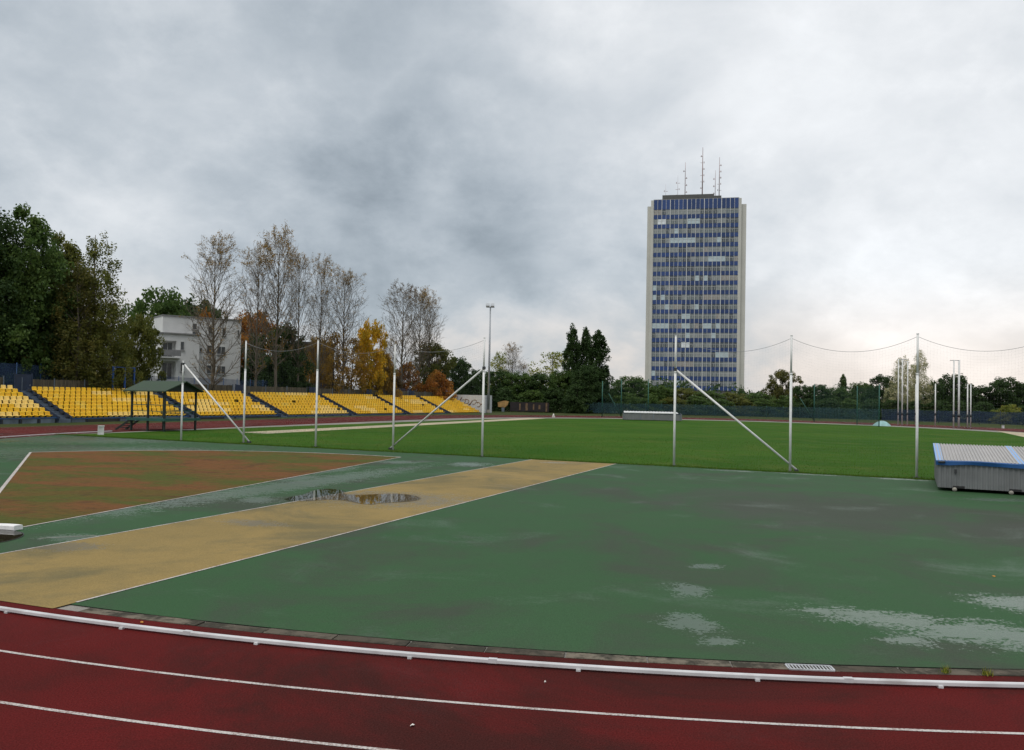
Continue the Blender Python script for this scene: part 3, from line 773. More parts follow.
# ------------------------------------------------------------------ mat covers
def corr(mb, p, ex, ez, L, H, pitch, amp, nrm, m=0):      # corrugated sheet: ex along the ribs' row, ez along a rib
    n = int(L / pitch) * 4; A, B = [], []
    for i in range(n + 1):
        x = L * i / n; k = i % 4; d = amp if k in (1, 2) else 0
        A.append(p + ex * x + nrm * d); B.append(p + ex * x + nrm * d + ez * H)
    mb.strip(A, B, m)
def mat_cover(name, label, base, rz, L, D, hf, hb, joint, pal):
    o = thing(name, label, 'mat cover', base, rz)
    X, Y, Z = Vector((1, 0, 0)), Vector((0, 1, 0)), Vector((0, 0, 1)); g = .12
    q = MB(); q.box((L / 2, D / 2, (hf + g) / 2), (L - .1, D - .1, hf - g - .1)); q.build('core', M['dark_steel'], o)
    q = MB(); corr(q, Vector((0, 0, g)), X, Z, L, hf - g, .16, .032, -Y); q.build('front_wall', M['clad_grey'], o)
    q = MB(); corr(q, Vector((0, D, g)), X, Z, L, hb - g, .145, .018, Y); q.build('back_wall', M['clad_grey'], o)
    for x, nm in ((0, -X), (L, X)):
        q = MB(); n = int(D / .145) * 4; A, B = [], []
        for i in range(n + 1):
            y = D * i / n; d = .018 if i % 4 in (1, 2) else 0
            A.append(Vector((x, y, g)) + nm * d); B.append(Vector((x, y, hf + (hb - hf) * y / D)) + nm * d)
        q.strip(A, B); q.build('side_wall', M['clad_grey'], o)
    sl = Vector((0, D + .12, hb - hf)); sl_n = Vector((0, -(hb - hf), D)).normalized()
    q = MB(); corr(q, Vector((-.03, -.06, hf + .03)), X, sl.normalized(), L + .06, sl.length, .105, .042, sl_n); q.build('roof', M['clad_pale'], o)
    def onroof(x, f, lift): return Vector((x, -.06 + (D + .12) * f, hf + .03 + (hb - hf) * f)) + sl_n * lift
    for x0, x1 in [(-.07, .16), (L - .16, L + .07)] + joint:
        q = MB(); P = [onroof(x0, -.006, .032), onroof(x1, -.006, .032), onroof(x1, 1.006, .032), onroof(x0, 1.006, .032)]
        q.add(P + [p - sl_n * .008 for p in P], [(0, 1, 2, 3), (7, 6, 5, 4), (0, 4, 5, 1), (1, 5, 6, 2), (2, 6, 7, 3), (3, 7, 4, 0)])
        q.build('roof_flashing', M['flash_pale'], o)
    # drooping front flashing, sagging unevenly
    n = 60; q = MB(); rows = []
    for i in range(n + 1):
        x = -.07 + (L + .14) * i / n; dr = .17 + .015 * math.sin(x * 2.1) - .04 * math.exp(-((x - .9) / .5) ** 2); zz = hf + .055 + (.03 * math.exp(-((x - 1.2) / .8) ** 2))
        rows.append((Vector((x, -.075, zz)), Vector((x, -.10, zz - .03)), Vector((x, -.085 - .02 * math.sin(x * 3), zz - dr))))
    q.strip([r_[1] for r_ in rows], [r_[0] for r_ in rows]); q.strip([r_[2] for r_ in rows], [r_[1] for r_ in rows]); q.build('front_flashing', M['flash_blue'], o)
    for x in (-.075, L + .075):
        q = MB(); P = [Vector((x, -.08, hf + .06)), Vector((x, D + .06, hb + .06)), Vector((x, D + .06, hb - .10)), Vector((x, -.08, hf - .12))]
        dx = Vector((.012 if x < 0 else -.012, 0, 0)); q.add(P + [p + dx for p in P], [(0, 1, 2, 3), (7, 6, 5, 4), (0, 4, 5, 1), (1, 5, 6, 2), (2, 6, 7, 3), (3, 7, 4, 0)]); q.build('side_flashing', M['flash_blue'], o)
    for f in (.095, .41, .62, .91):
        for y in (.08, D - .2):
            x = L * f
            q = MB(); q.box((x + .13, y - .10, .16), (.36, .06, .08)); w = q.build('bracket', M['black'], o)
            q = MB(); q.tube([(x, y - .16, .075), (x, y - .06, .075)], .075, 14); q.build('wheel', M['concrete'], w)
    for x, zz in ((2.98, .78), (2.98, .38), (.55, .72)):
        q = MB(); q.box((x, -.05, zz), (.08, .05, .14)); q.box((x, -.075, zz - .05), (.03, .04, .12)); q.build('latch', M['dark_steel'], o)
    q = MB(); q.tube([(0, -.13, hf - .0), (.22, -.13, hf + .01)], .035, 8); q.build('handle', M['dark_steel'], o)
fr_ = Vector((2.61, -.77, 0)); p0 = G(938, 490.5)
mat_cover('mat_cover', 'grey corrugated mat cover on wheels with blue trim, right edge of the picture', (p0.x, p0.y, .004), R(-25.8), 5.5, 4.6, 1.03, 1.42, [(2.46, 2.70)], 0)
def far_cover():
    a, b = at(622.7, 418.5, 112.0), at(682, 418.9, 111.0)
    d = Vector((b.x - a.x, b.y - a.y, 0)); L = d.length
    o = thing('far_mat_cover', 'long grey mat cover with a white top edge on the far side of the lawn', 'mat cover', (a.x, a.y, 0), math.atan2(d.y, d.x))
    q = MB(); corr(q, Vector((0, 0, .08)), Vector((1, 0, 0)), Vector((0, 0, 1)), L, .86, .3, .02, Vector((0, -1, 0)))
    q.strip([Vector((0, 0, .08)), Vector((0, 4, .08))], [Vector((0, 0, .94)), Vector((0, 4, 1.06))]); q.strip([Vector((L, 4, .08)), Vector((L, 0, .08))], [Vector((L, 4, 1.06)), Vector((L, 0, .94))]); q.build('wall', M['clad_grey'], o)
    q = MB(); q.box((L * .25 + .1, -.03, .97), (L * .48, .05, .10)); q.box((L * .75, -.03, .95), (L * .46, .05, .10)); q.build('trim', M['navy'], o)
    q = MB(); corr(q, Vector((.15, -.04, 1.03)), Vector((1, 0, 0)), Vector((0, .999, .03)), L - .6, 4.1, .4, .03, Vector((0, -.1, .995))); q.box((L / 2 - .2, -.06, 1.02), (L - .7, .05, .08)); q.build('roof', simple('roof_white', (.60, .60, .59), .5), o)
    for f in (.02, .3, .52, .97):
        q = MB(); q.box((L * f, -.05, .52), (.07, .04, .8)); q.build('stile', M['panel_grey'], o)
far_cover()
def mound():
    a, b = at(874, 425.5, 108.5), at(890, 426, 108.5)
    c = (a + b) / 2; r_ = (b.x - a.x) / 2 * 1.05
    mb = MB(); n, k = 28, 7; vs = [(0, 0, .66)]; fr = random.Random(8)
    for j in range(1, k + 1):
        f = j / k
        for i in range(n):
            q = 2 * math.pi * i / n; w = 1 + .05 * math.sin(5 * q + 1) + fr.uniform(-.03, .03)
            vs.append((r_ * f * w * math.cos(q), r_ * f * w * math.sin(q), .66 * (1 - f ** 2.2) + fr.uniform(-.012, .012) * (f < 1)))
    fs = [(0, 1 + i, 1 + (i + 1) % n) for i in range(n)] + [(1 + (j - 1) * n + i, 1 + j * n + i, 1 + j * n + (i + 1) % n, 1 + (j - 1) * n + (i + 1) % n) for j in range(1, k) for i in range(n)]
    mb.add(vs, fs, 0, True); o = mb.build('tarpaulin_mound', M['teal_tarp'], None, (c.x, 108.5, .0)); tag(o, 'pale teal tarpaulin heaped in a low mound at the far edge of the lawn', 'tarpaulin')
mound()

# ------------------------------------------------------------------ throwing cage and ball stop net on the far side
def pole(px, ybase, ytop, Y, rad, label, extra=None):
    b = at(px, ybase, Y); top = at(px, ytop, Y).z
    o = thing('cage_post', label, 'post', (b.x, Y, 0), 0, 'white posts of the throwing cage')
    q = MB(); q.tube([(0, 0, -.1), (0, 0, top)], rad, 10); q.build('pole', M['white_steel'], o)
    q = MB(); q.tube([(0, 0, 1.4), (0, 0, 1.75)], rad * 1.5, 10); q.build('pad', M['dark_steel'], o)
    if extra:
        q = MB(); q.bar((extra[0], 0, top - .06), (extra[1], 0, top - .06), .07, .07); q.build('top_arm', M['grey_steel'], o)
    return o
pole(898.0, 425, 359, 113, .075, 'leftmost tall white cage post in front of the pale birch', (-.05, 1.25))
pole(902.0, 425, 359, 113.6, .085, 'second tall white cage post in front of the pale birch')
pole(907.3, 425, 361, 114.2, .075, 'third tall white cage post in front of the pale birch, right of the pair', (-.7, .1))
pole(915.5, 425.5, 384, 115, .07, 'short white cage post close beside the near white net post')
pole(935.2, 425.6, 384, 114.5, .075, 'lone short white cage post between the pale birch and the crossbar pair')
pole(953.5, 427.6, 360, 105, .085, 'left tall white cage post of the pair with a crossbar', (-.5, .62))
pole(958.7, 427.6, 360, 105.4, .115, 'right and thicker tall white cage post of the pair with a crossbar')
pole(967.4, 428, 384, 106, .075, 'left one of the short white cage posts right of the crossbar pair')
pole(970.6, 428, 384, 106.4, .07, 'rightmost short white cage post')
GP = [(602, 417.0, 381), (621, 417.3, 379), (648, 418.0, 379), (814, 422, 384), (857, 424.5, 386), (879, 427, 384)]
gl = ['green net pole right beside the dark columnar poplars', 'green net pole with a diagonal stay left of the far mat cover', 'green net pole rising behind the far mat cover',
      'green net pole with a diagonal stay right of the bracing foot', 'slim green net pole left of the teal mound', 'green net pole at the teal mound']
bases = []
for k, (x, yb, yt) in enumerate(GP):
    b = G(x, yb); top = at(x, yt, b.y).z; bases.append((b, top))
    o = thing('net_pole', gl[k], 'pole', (b.x, b.y, 0), 0, 'green ball stop poles')
    q = MB(); q.tube([(0, 0, -.1), (0, 0, top)], .07, 8); q.build('pole', M['green_steel'], o)
    if k in (1, 3):
        q = MB(); dx = -1.6
        q.tube([(0, 0, .2), (dx * 1.2, .4, top * .62)], .045, 6); q.build('stay', M['green_steel'], o)
for (i, j, lab) in ((0, 1, 'green ball stop net beside the columnar poplars'), (1, 2, 'green ball stop net behind the far mat cover'), (3, 4, 'green ball stop net left of the teal mound'), (4, 5, 'green ball stop net ending at the teal mound')):
    a, ha = bases[i]; b, hb = bases[j]
    o = thing('ball_stop_net', lab, 'net', (a.x, a.y, 0), 0, 'green ball stop nets'); L = Vector((b.x - a.x, b.y - a.y, 0)); q = MB()
    n = int(L.length / .16)
    for k in range(1, n): f = k / n; q.tube([L * f + Vector((0, 0, .05)), L * f + Vector((0, 0, ha + (hb - ha) * f - .2))], .0045, 3, caps=False)
    for k in range(34): g = k / 33; q.tube([Vector((0, 0, .05 + g * (ha - .25))), L + Vector((0, 0, .05 + g * (hb - .25)))], .0045, 3, caps=False)
    q.build('mesh', M['green_net'], o)

# windbreak fence beyond the far bend
def fence_run(pts, h, label, mat, post, step=3.0, name='windbreak_fence', z0=0.0, group=None):
    o = thing(name, label, 'fence', pts[0], 0, group); base = Vector(pts[0])
    q = MB(); posts = []
    for a, b in zip(pts[:-1], pts[1:]):
        a, b = Vector(a) - base, Vector(b) - base; n = max(1, round((b - a).length / step))
        q.strip([a + (b - a) * i / n + Vector((0, 0, .1)) for i in range(n + 1)], [a + (b - a) * i / n + Vector((0, 0, h + .05 * math.sin(i * 1.7))) for i in range(n + 1)])
        posts += [a + (b - a) * i / n for i in range(n)]
    q.build('screen', mat, o)
    for p in posts[:99]:
        q = MB(); q.tube([p + Vector((0, .06, -.3)), p + Vector((0, .06, h + .12))], .04, 6); q.build('post', post, o)
fence_run([S(100, 34), S(105.5, 18), S(106, 8), S(106, -3), S(104.5, -15.5)], 1.95, 'long dark teal windbreak fence along the far bend, left of the birch', M['teal_screen'], M['green_steel'])
fence_run([S(104.5, -15.8), S(99.7, -32), S(90, -48), S(76, -60)], 1.95, 'dark blue windbreak fence along the far bend, right of the birch', mesh_screen('blue_dark_windbreak', (.012, .028, .060), .64), M['navy'])
# blue fence along the back of the stand
fence_run([SP(-14, 10.2, 2.2), SP(22, 10.2, 2.2)], 2.9, 'blue mesh fence behind the stand under the big trees', M['blue_screen'], M['blue_paint'], 2.4, 'mesh_fence', group='blue mesh fences behind the stand')
fence_run([SP(22.3, 10.2, 2.2), SP(50, 10.2, 2.2)], 2.3, 'blue mesh fence in front of the white house and dark bushes', M['blue_screen'], M['blue_paint'], 2.4, 'mesh_fence', group='blue mesh fences behind the stand')
fence_run([SP(50.3, 10.2, 2.2), SP(84, 10.2, 1.9)], 2.2, 'blue mesh fence behind the far half of the stand', M['blue_screen'], M['navy'], 2.4, 'mesh_fence', group='blue mesh fences behind the stand')
def blue_gate():
    a = at(113, 380, 83.0); b = at(134, 380, 85.5); d = Vector((b.x - a.x, b.y - a.y, 0)); L = d.length
    o = thing('blue_frame', 'bright blue steel frame standing at the fence left of the white house', 'frame', (a.x, a.y, 3.4), math.atan2(d.y, d.x))
    for x in (0, L * .55, L):
        q = MB(); q.box((x, 0, .55), (.14, .14, 2.3)); q.build('upright', M['blue_bright'], o)
    q = MB(); q.box((L / 2, 0, 1.74), (L + .14, .13, .1)); q.build('top_bar', M['blue_bright'], o)
blue_gate()
# boarding and signs by the hedge
def boarding():
    a, b = at(510, 411, 151.0), at(549, 411.8, 152.0); d = Vector((b.x - a.x, b.y - a.y, 0)); L = d.length
    o = thing('board_fence', 'dark boarded fence with tan patches at the foot of the hedge', 'fence', (a.x, a.y, 0), math.atan2(d.y, d.x))
    q = MB(); q.box((L / 2, 0, .95), (L, .05, 1.7)); q.build('boards', simple('board_dark', (.022, .017, .018), .8, 0, .4, .6), o)
    fr = random.Random(2); tm = simple('board_tan', (.16, .10, .055), .8, 0, .4, 2)
    for x, w, h in ((L * .25, .25, 1.2), (L * .42, .4, 1.3), (L * .60, .25, 1.0), (L * .75, .35, .8), (L * .93, .3, 1.6)):
        q = MB(); q.box((x, -.045, .95), (w, .03, h)); q.build('patch', tm, o)
    c = at(503, 411, 149.5)
    o = thing('board_sign', 'tan painted board sign on a pale stand beside the dark boarded fence', 'sign', (c.x, c.y, 0))
    q = MB(); q.poly([(-.9, 0, .9), (.3, 0, .8), (.8, 0, 1.2), (1.0, 0, 1.9), (.5, 0, 2.05), (-.3, 0, 1.95), (-1.0, 0, 1.7)]); q.poly([(-.9, .05, .9), (.3, .05, .8), (.8, .05, 1.2), (1.0, .05, 1.9), (.5, .05, 2.05), (-.3, .05, 1.95), (-1.0, .05, 1.7)][::-1])
    q.add([(x, y, z) for x, z in ((-.9, .9), (.3, .8), (.8, 1.2), (1.0, 1.9), (.5, 2.05), (-.3, 1.95), (-1.0, 1.7)) for y in (0, .05)], [(2 * i, 2 * i + 1, (2 * i + 3) % 14, (2 * i + 2) % 14) for i in range(7)])
    q.build('board', simple('sign_tan', (.34, .20, .07), .7, 0, .35, 1.5), o)
    q = MB(); q.box((0, .08, .5), (.5, .06, .95)); q.build('stand', M['panel_grey'], o)
boarding()
def cone():
    p = at(553.5, 416, 120); o = thing('marker_cone', 'tiny pale marker at the lawn corner below the hedge', 'marker', (p.x, p.y, .01))
    q = MB(); q.tube([(0, 0, .03), (0, 0, .5)], [.2, .05], 10); q.build('cone', M['paper'], o); q = MB(); q.box((0, 0, .015), (.5, .5, .03)); q.build('foot', M['paper'], o)
cone()
def small_box():
    p = at(1003, 427.4, 108); o = thing('lane_marker', 'small pale block on the far path at the right edge', 'marker', (p.x, p.y, 0))
    q = MB(); q.box((0, 0, .2), (.24, .2, .4)); q.build('block', M['frame_white'], o); q = MB(); q.box((0, 0, .42), (.28, .24, .04)); q.build('cap', M['panel_grey'], o)
small_box()

# ------------------------------------------------------------------ tower block
def tower():
    Y = 290.0
    xl, xr = at(651.5, 300, Y).x, at(737.5, 300, Y).x; pl, pr = at(645.2, 300, Y).x, at(745, 300, Y).x
    cx = (xl + xr) / 2; W = xr - xl
    z = lambda y: at(695, y, Y).z
    o = thing('tower_block', 'tall blue and grey glazed tower block with cream end walls and roof aerials', 'tower block', (cx, Y, 0), -math.atan2(cx, Y) + R(.6)); o.scale = (.972, 1, 1)
    D = 15.0; top = z(199); ztopb = z(208.8); zb = 5.2
    q = MB(); q.box((0, D / 2 + .3, top / 2 + 1.0), (W - .1, D, top - 2.4)); q.build('core', simple('tower_core', (.10, .10, .10), .7), o)
    for x0, x1, y0 in ((pl - cx, xl - cx, 204), (xr - cx, pr - cx, 204)):
        inn = (x1 - .9, x1) if x0 < 0 else (x0, x0 + .9)
        out = (x0, x1 - .9) if x0 < 0 else (x0 + .9, x1)
        q = MB(); h0, h1 = z(199.5), z(205)
        q.box(((inn[0] + inn[1]) / 2, D / 2 - .25, (h0 + 4) / 2), (inn[1] - inn[0] - .01, D + .5, h0 - 4)); q.box(((out[0] + out[1]) / 2, D / 2 + .1, (h1 + 4) / 2), (out[1] - out[0], D - .6, h1 - 4)); q.build('end_wall', M['cream_wall'], o)
    NB = 20; bw = W / NB
    pitch = (z(208.8) - z(218.3)); hs = pitch * .43
    blue = []
    mb_, tt, bb = newmat('blue_spandrel')
    r = tt.island(); tt.put(bb.inputs['Base Color'], tt.mix(r, (.014, .040, .135), (.026, .064, .21))); bb.inputs['Roughness'].default_value = .3
    rows = []; zc = ztopb
    while zc - pitch > zb: rows.append(zc); zc -= pitch
    cols_ = {'dark': (.085, .10, .11), 'mid': (.165, .19, .195), 'grey': (.25, .27, .27), 'cream': (.30, .28, .255), 'pale': (.46, .55, .58), 'white': (.75, .79, .81)}
    wm = {}
    for k, c in cols_.items(): wm[k] = simple('pane_' + k, c, .2, 0, .12, .8, spec=.5)
    keys = list(cols_)
    # top spandrel, double height
    q = MB()
    for b in range(NB): q.box((-W / 2 + (b + .5) * bw, -.06, (top + ztopb) / 2), (bw - .03, .1, top - ztopb - .05))
    q.build('top_spandrel', mb_, o)
    fr = random.Random(11)
    rest = MB(); count = 0; wmesh = {}
    hw = pitch - hs
    for k in keys:
        m = MB(); m.box((0, 0, 0), (bw - .08, .06, hw - .06), m=0)
        m.box((0, -.05, hw * .18), (bw - .08, .04, .07), m=1); m.box((bw * .12, -.05, -hw * .12), (.06, .04, hw * .55), m=1)
        wmesh[k] = m.mesh('window', [wm[k], M['frame_white']])
    order = []
    for ri, zt in enumerate(rows):
        q = MB()
        for b in range(NB): q.box((-W / 2 + (b + .5) * bw, -.06, zt - hw - hs / 2), (bw - .03, .1, hs - .04))
        q.build('spandrel', mb_, o)
        b = 0; warm = fr.random()
        while b < NB:
            run = fr.choice([1, 1, 2, 2, 3, 4]); k = fr.choices(keys, [4, 6, 6, 3 if warm > .6 else .8, 2.4, .35])[0]
            for j in range(min(run, NB - b)):
                kk = k if fr.random() < .8 else fr.choice(('dark', 'mid', 'grey'))
                p = Vector((-W / 2 + (b + .5) * bw, -.0, zt - hw / 2)); b += 1
                if count < 100: link('window', wmesh[kk], o, p); count += 1
                else:
                    i = keys.index(kk)
                    rest.box(p, (bw - .08, .06, hw - .06), m=i); rest.box(p + Vector((0, -.05, hw * .18)), (bw - .08, .04, .07), m=6); rest.box(p + Vector((bw * .12, -.05, -hw * .12)), (.06, .04, hw * .55), m=6)
    tag(rest.build('windows', [wm[k] for k in keys] + [M['frame_white']], o), kind='stuff')
    zbot = rows[-1] - pitch
    for b in range(NB + 1):
        q = MB(); w = .26 if b % 4 == 0 else (.18 if b % 2 == 0 else .11)
        q.box((-W / 2 + b * bw, -.17, (top + zbot) / 2), (w, .22, top - zbot)); q.build('mullion', simple('mullion_pale', (.58, .58, .58), .5) if b == 0 else bpy.data.materials['mullion_pale'], o)
    q = MB(); q.box((0, D / 2, 2.2), (W + 2, D + 4, 4.4)); q.build('podium', M['plaster'], o)
    q = MB(); q.box((-2.8, 5.0, top + .95), (18.5, 7, 2.2)); q.box((5, 3.0, top + .55), (8, 4, 1.4)); q.build('roof_house', simple('roof_house', (.10, .10, .095), .8), o)
    q = MB(); q.box((0, .12, top + .03), (W, .35, .3)); q.build('parapet', M['plaster_band'], o)
    for x, yt, rad, arms in ((665, 181, .05, 2), (677.3, 173, .06, 3), (684.8, 160, .16, 4), (702.3, 145.5, .22, 6), (715.3, 169, .12, 3), (719.3, 156, .17, 5)):
        xx = at(x, 200, Y).x - cx; zt = z(yt); z0 = top - .5
        q = MB(); q.tube([(xx, 2.5, z0), (xx, 2.5, z0 + (zt - z0) * .6), (xx, 2.5, zt)], [rad, rad * .75, rad * .35], 6); a_ = q.build('antenna', M['antenna'], o)
        q = MB(); fa = random.Random(int(x))
        for k in range(arms):
            zz = z0 + (zt - z0) * (.25 + .7 * k / arms); q.box((xx + fa.choice((-.35, .35)), 2.5, zz), (.9, .08, .10)); q.box((xx + fa.choice((-.5, .5)), 2.5, zz + .1), (.22, .2, .6))
        q.build('aerial', M['antenna'], a_)
tower()

# ------------------------------------------------------------------ houses behind the stand
def white_house():
    A, B = at(163, 316, 108.0), at(241.5, 320.5, 114.0)
    d = Vector((B.x - A.x, B.y - A.y, 0)); L = d.length; rz = math.atan2(d.y, d.x); top = (A.z + B.z) / 2
    o = thing('white_house', 'white plastered flat roofed apartment house with balconies behind the stand', 'house', (A.x, A.y, 0), rz)
    inv = Matrix.Rotation(-rz, 3, 'Z')
    def loc(x, y):   # facade coordinates of a picture point on the main front
        ddd = ray(x, y); n = Vector((-d.y, d.x, 0)).normalized(); t = (Vector((A.x, A.y, CH)) - Vector((0, 0, CH))).dot(n) / ddd.dot(n)
        p = inv @ (ddd * t - Vector((A.x, A.y, 0)) + Vector((0, 0, CH))); return p.x, p.z
    q = MB(); q.box((L / 2, 5.0, top / 2), (L, 10, top)); q.build('main_wall', M['plaster'], o)
    q = MB(); q.box((L / 2, 4.98, top + .07), (L + .16, 10.2, .14)); q.build('parapet', M['plaster_band'], o)
    x0, _ = loc(150, 340); x1, zr = loc(197, 337.5); _, zl = loc(160, 332.5)
    zr = (zr + zl) / 2; x0 -= 6; dp = 1.3
    q = MB(); yb = -dp / 2 - .002
    lx0, lz1 = loc(164.5, 341); lx1, _ = loc(174, 341)
    bx0, _ = loc(153, 360)
    # wing wall with two loggia openings left of the stair bay
    zA0, zA1 = loc(165, 357)[1], loc(165, 341)[1]; zB0, zB1 = loc(160, 379)[1], loc(160, 361)[1]
    q.box(((lx1 + x1) / 2, yb, zr / 2), (x1 - lx1, dp, zr)); q.box(((x0 + bx0) / 2, yb, zr / 2), (bx0 - x0, dp, zr))
    q.box(((bx0 + lx1) / 2, yb, (zA1 + zr) / 2), (lx1 - bx0, dp, zr - zA1)); q.box(((bx0 + lx1) / 2, yb, (zB1 + zA0) / 2), (lx1 - bx0, dp, zA0 - zB1)); q.box(((bx0 + lx1) / 2, yb, zB0 / 2), (lx1 - bx0, dp, zB0))
    q.build('wing_wall', M['plaster'], o)
    q = MB(); q.box(((x0 + x1) / 2, yb - .05, zr + .09), (x1 - x0 + .3, dp + .3, .18)); q.build('wing_cornice', M['plaster_band'], o)
    q = MB(); q.box(((bx0 + lx1) / 2 , -dp - .45, zA0 - .08), (lx1 - bx0 + .8, .9, .16)); bl = q.build('balcony', M['plaster'], o)
    q = MB(); q.box(((bx0 + lx1) / 2, -dp - .87, zA0 + .5), (lx1 - bx0 + .8, .05, .8)); q.build('railing', M['plaster_band'], bl)
    for z0_, z1_ in ((zA0, zA1), (zB0, zB1)):
        q = MB(); q.box((lx1 - .8, -.03, (z0_ + z1_) / 2 - .1), (1.1, .05, z1_ - z0_ - .3)); w = q.build('window', M['glass_dark'], o)
        q = MB(); q.box((lx1 - .8, -.07, (z0_ + z1_) / 2 - .1), (.06, .03, z1_ - z0_ - .3)); q.build('frame', M['frame_white'], w)
    def win(xa, ya, xb, yb_, y=-.02, bars=1):
        a, z1 = loc(xa, ya); b, z0 = loc(xb, yb_); cx, cz = (a + b) / 2, (z0 + z1) / 2; w, h = b - a, z1 - z0
        q = MB(); q.box((cx, y - .005, cz), (w, .05, h)); wo = q.build('window', M['glass_dark'], o)
        q = MB(); f = .05
        for zz in (z0, z1): q.box((cx, y - .035, zz), (w + f, .05, f))
        for k in range(bars + 1): q.box((a + w * k / max(1, bars), y - .035, cz), (f, .05, h - f - .004))
        q.build('frame', M['frame_white'], wo)
        q = MB(); q.box((cx, y - .08, z0 - .07), (w + .2, .16, .06)); q.build('sill', M['plaster_band'], wo)
    for a in ((192.5, 323.5, 196.5, 329.5), (192.2, 331.5, 196.5, 337), (208.3, 326, 212, 334), (222.2, 328, 225.6, 335.5), (207, 345.3, 211.5, 354), (217, 346.5, 225, 354.5), (199.5, 347.8, 202, 352), (206.8, 365.2, 211.2, 373.6), (216.8, 366, 225, 374.2), (237.5, 330, 239, 336)):
        win(*a, bars=2 if a[2] - a[0] > 6 else 1)
    for a in ((178, 342, 181.3, 350.5), (178, 363, 181.3, 371.5)): win(*a, y=-dp - .02)
    q = MB(); px_, pz = loc(195, 338); q.tube([(px_ + .35, -.08, .2), (px_ + .35, -.08, pz + 1.6)], .06, 6); q.build('drainpipe', M['plaster_band'], o)
white_house()
def tan_house():
    A, B = at(300, 345, 128.0), at(334, 345, 131.0); d = Vector((B.x - A.x, B.y - A.y, 0)); L = d.length
    o = thing('tan_house', 'tan brown house showing between the dark bushes and the yellow leaved trees', 'house', (A.x, A.y, 0), math.atan2(d.y, d.x)); h = at(310, 344, 129).z
    q = MB(); q.box((L / 2, 4, h / 2), (L, 8, h)); q.build('wall', M['tan_wall'], o)
    q = MB(); q.box((L / 2, 3.9, h + .15), (L + .5, 8.6, .3)); q.build('roof', M['dark_steel'], o)
    q = MB(); q.tube([(L * .30, -.1, 0), (L * .30, -.1, h)], .09, 6); q.build('drainpipe', M['frame_white'], o)
    for x in (.14, .55, .8):
        for z in (h * .52, h * .82):
            q = MB(); q.box((L * x, -.02, z), (.8, .06, 1.2)); w = q.build('window', M['glass_dark'], o)
            q = MB(); q.box((L * x, -.06, z), (.06, .03, 1.2)); q.build('frame', M['tan_wall'], w)
tan_house()
def hut():
    a, b = at(436, 389, 150.0), at(449, 389, 150.0); L = b.x - a.x
    o = thing('grey_hut', 'low pale grey hut roof behind the fence near the painted end wall', 'hut', (a.x, 150.0, 0)); h = at(440, 387.5, 150).z
    q = MB(); q.box((L / 2, 2, h / 2), (L, 4, h)); q.build('wall', simple('hut_wall', (.16, .20, .27), .8), o)
    q = MB(); q.box((L / 2, 2, h + .1), (L + .4, 4.4, .2)); q.build('roof', simple('hut_roof', (.34, .38, .42), .6), o)
hut()

# ------------------------------------------------------------------ trees
def leaf_mat(name, cols, trans=.45):
    m, t, b = newmat(name); out = [n for n in t.n if n.type == 'OUTPUT_MATERIAL'][0]
    r = t.island(); n = t.ramp(t.noise(t.obj(), .45, 3, .6), .35, .65)
    c = t.mix(n, t.mix(r, cols[0], cols[1]), t.mix(r, cols[1], cols[2]))
    t.put(b.inputs['Base Color'], c); b.inputs['Roughness'].default_value = .6; b.inputs['Specular IOR Level'].default_value = .25
    tr = t.node('ShaderNodeBsdfTranslucent'); t.put(tr.inputs[0], c)
    mx = t.node('ShaderNodeMixShader'); mx.inputs[0].default_value = trans
    t.put(mx.inputs[1], b.outputs[0]); t.put(mx.inputs[2], tr.outputs[0]); t.put(out.inputs[0], mx.outputs[0]); return m
LM = {
 'dark': leaf_mat('leaf_dark', ((0.027, 0.057, 0.017), (0.046, 0.087, 0.024), (0.069, 0.112, 0.031))),
 'green': leaf_mat('leaf_green', ((0.050, 0.098, 0.024), (0.077, 0.135, 0.031), (0.126, 0.184, 0.041))),
 'olive': leaf_mat('leaf_olive', ((0.069, 0.091, 0.020), (0.126, 0.144, 0.028), (0.195, 0.184, 0.036))),
 'birch': leaf_mat('leaf_birch', ((0.057, 0.071, 0.018), (0.122, 0.122, 0.028), (0.201, 0.170, 0.041))),
 'lime': leaf_mat('leaf_lime', ((0.138, 0.184, 0.036), (0.253, 0.282, 0.051), (0.391, 0.347, 0.061))),
 'yellow': leaf_mat('leaf_yellow', ((0.230, 0.203, 0.025), (0.633, 0.393, 0.023), (0.862, 0.516, 0.037))),
 'ochre': leaf_mat('leaf_ochre', ((0.173, 0.126, 0.028), (0.323, 0.196, 0.036), (0.460, 0.261, 0.041))),
 'orange': leaf_mat('leaf_orange', ((0.230, 0.087, 0.017), (0.414, 0.152, 0.020), (0.345, 0.217, 0.041))),
 'rust': leaf_mat('leaf_rust', ((0.080, 0.047, 0.020), (0.161, 0.087, 0.028), (0.138, 0.119, 0.036))),
 'pale': leaf_mat('leaf_pale', ((0.208, 0.238, 0.121), (0.367, 0.369, 0.183), (0.690, 0.608, 0.364))),
}
def bark_mat(name, a, b_):
    m, t, b = newmat(name); t.put(b.inputs['Base Color'], t.mix(t.ramp(t.noise(t.scale(t.obj(), (2, 2, .5)), 2, 5, .7), .35, .65), a, b_)); b.inputs['Roughness'].default_value = .9; return m
BK = {'brown': bark_mat('bark_brown', (.030, .024, .018), (.062, .052, .040)), 'grey': bark_mat('bark_grey', (.090, .074, .054), (.150, .125, .092)), 'white': bark_mat('bark_white', (.25, .24, .22), (.60, .58, .55))}

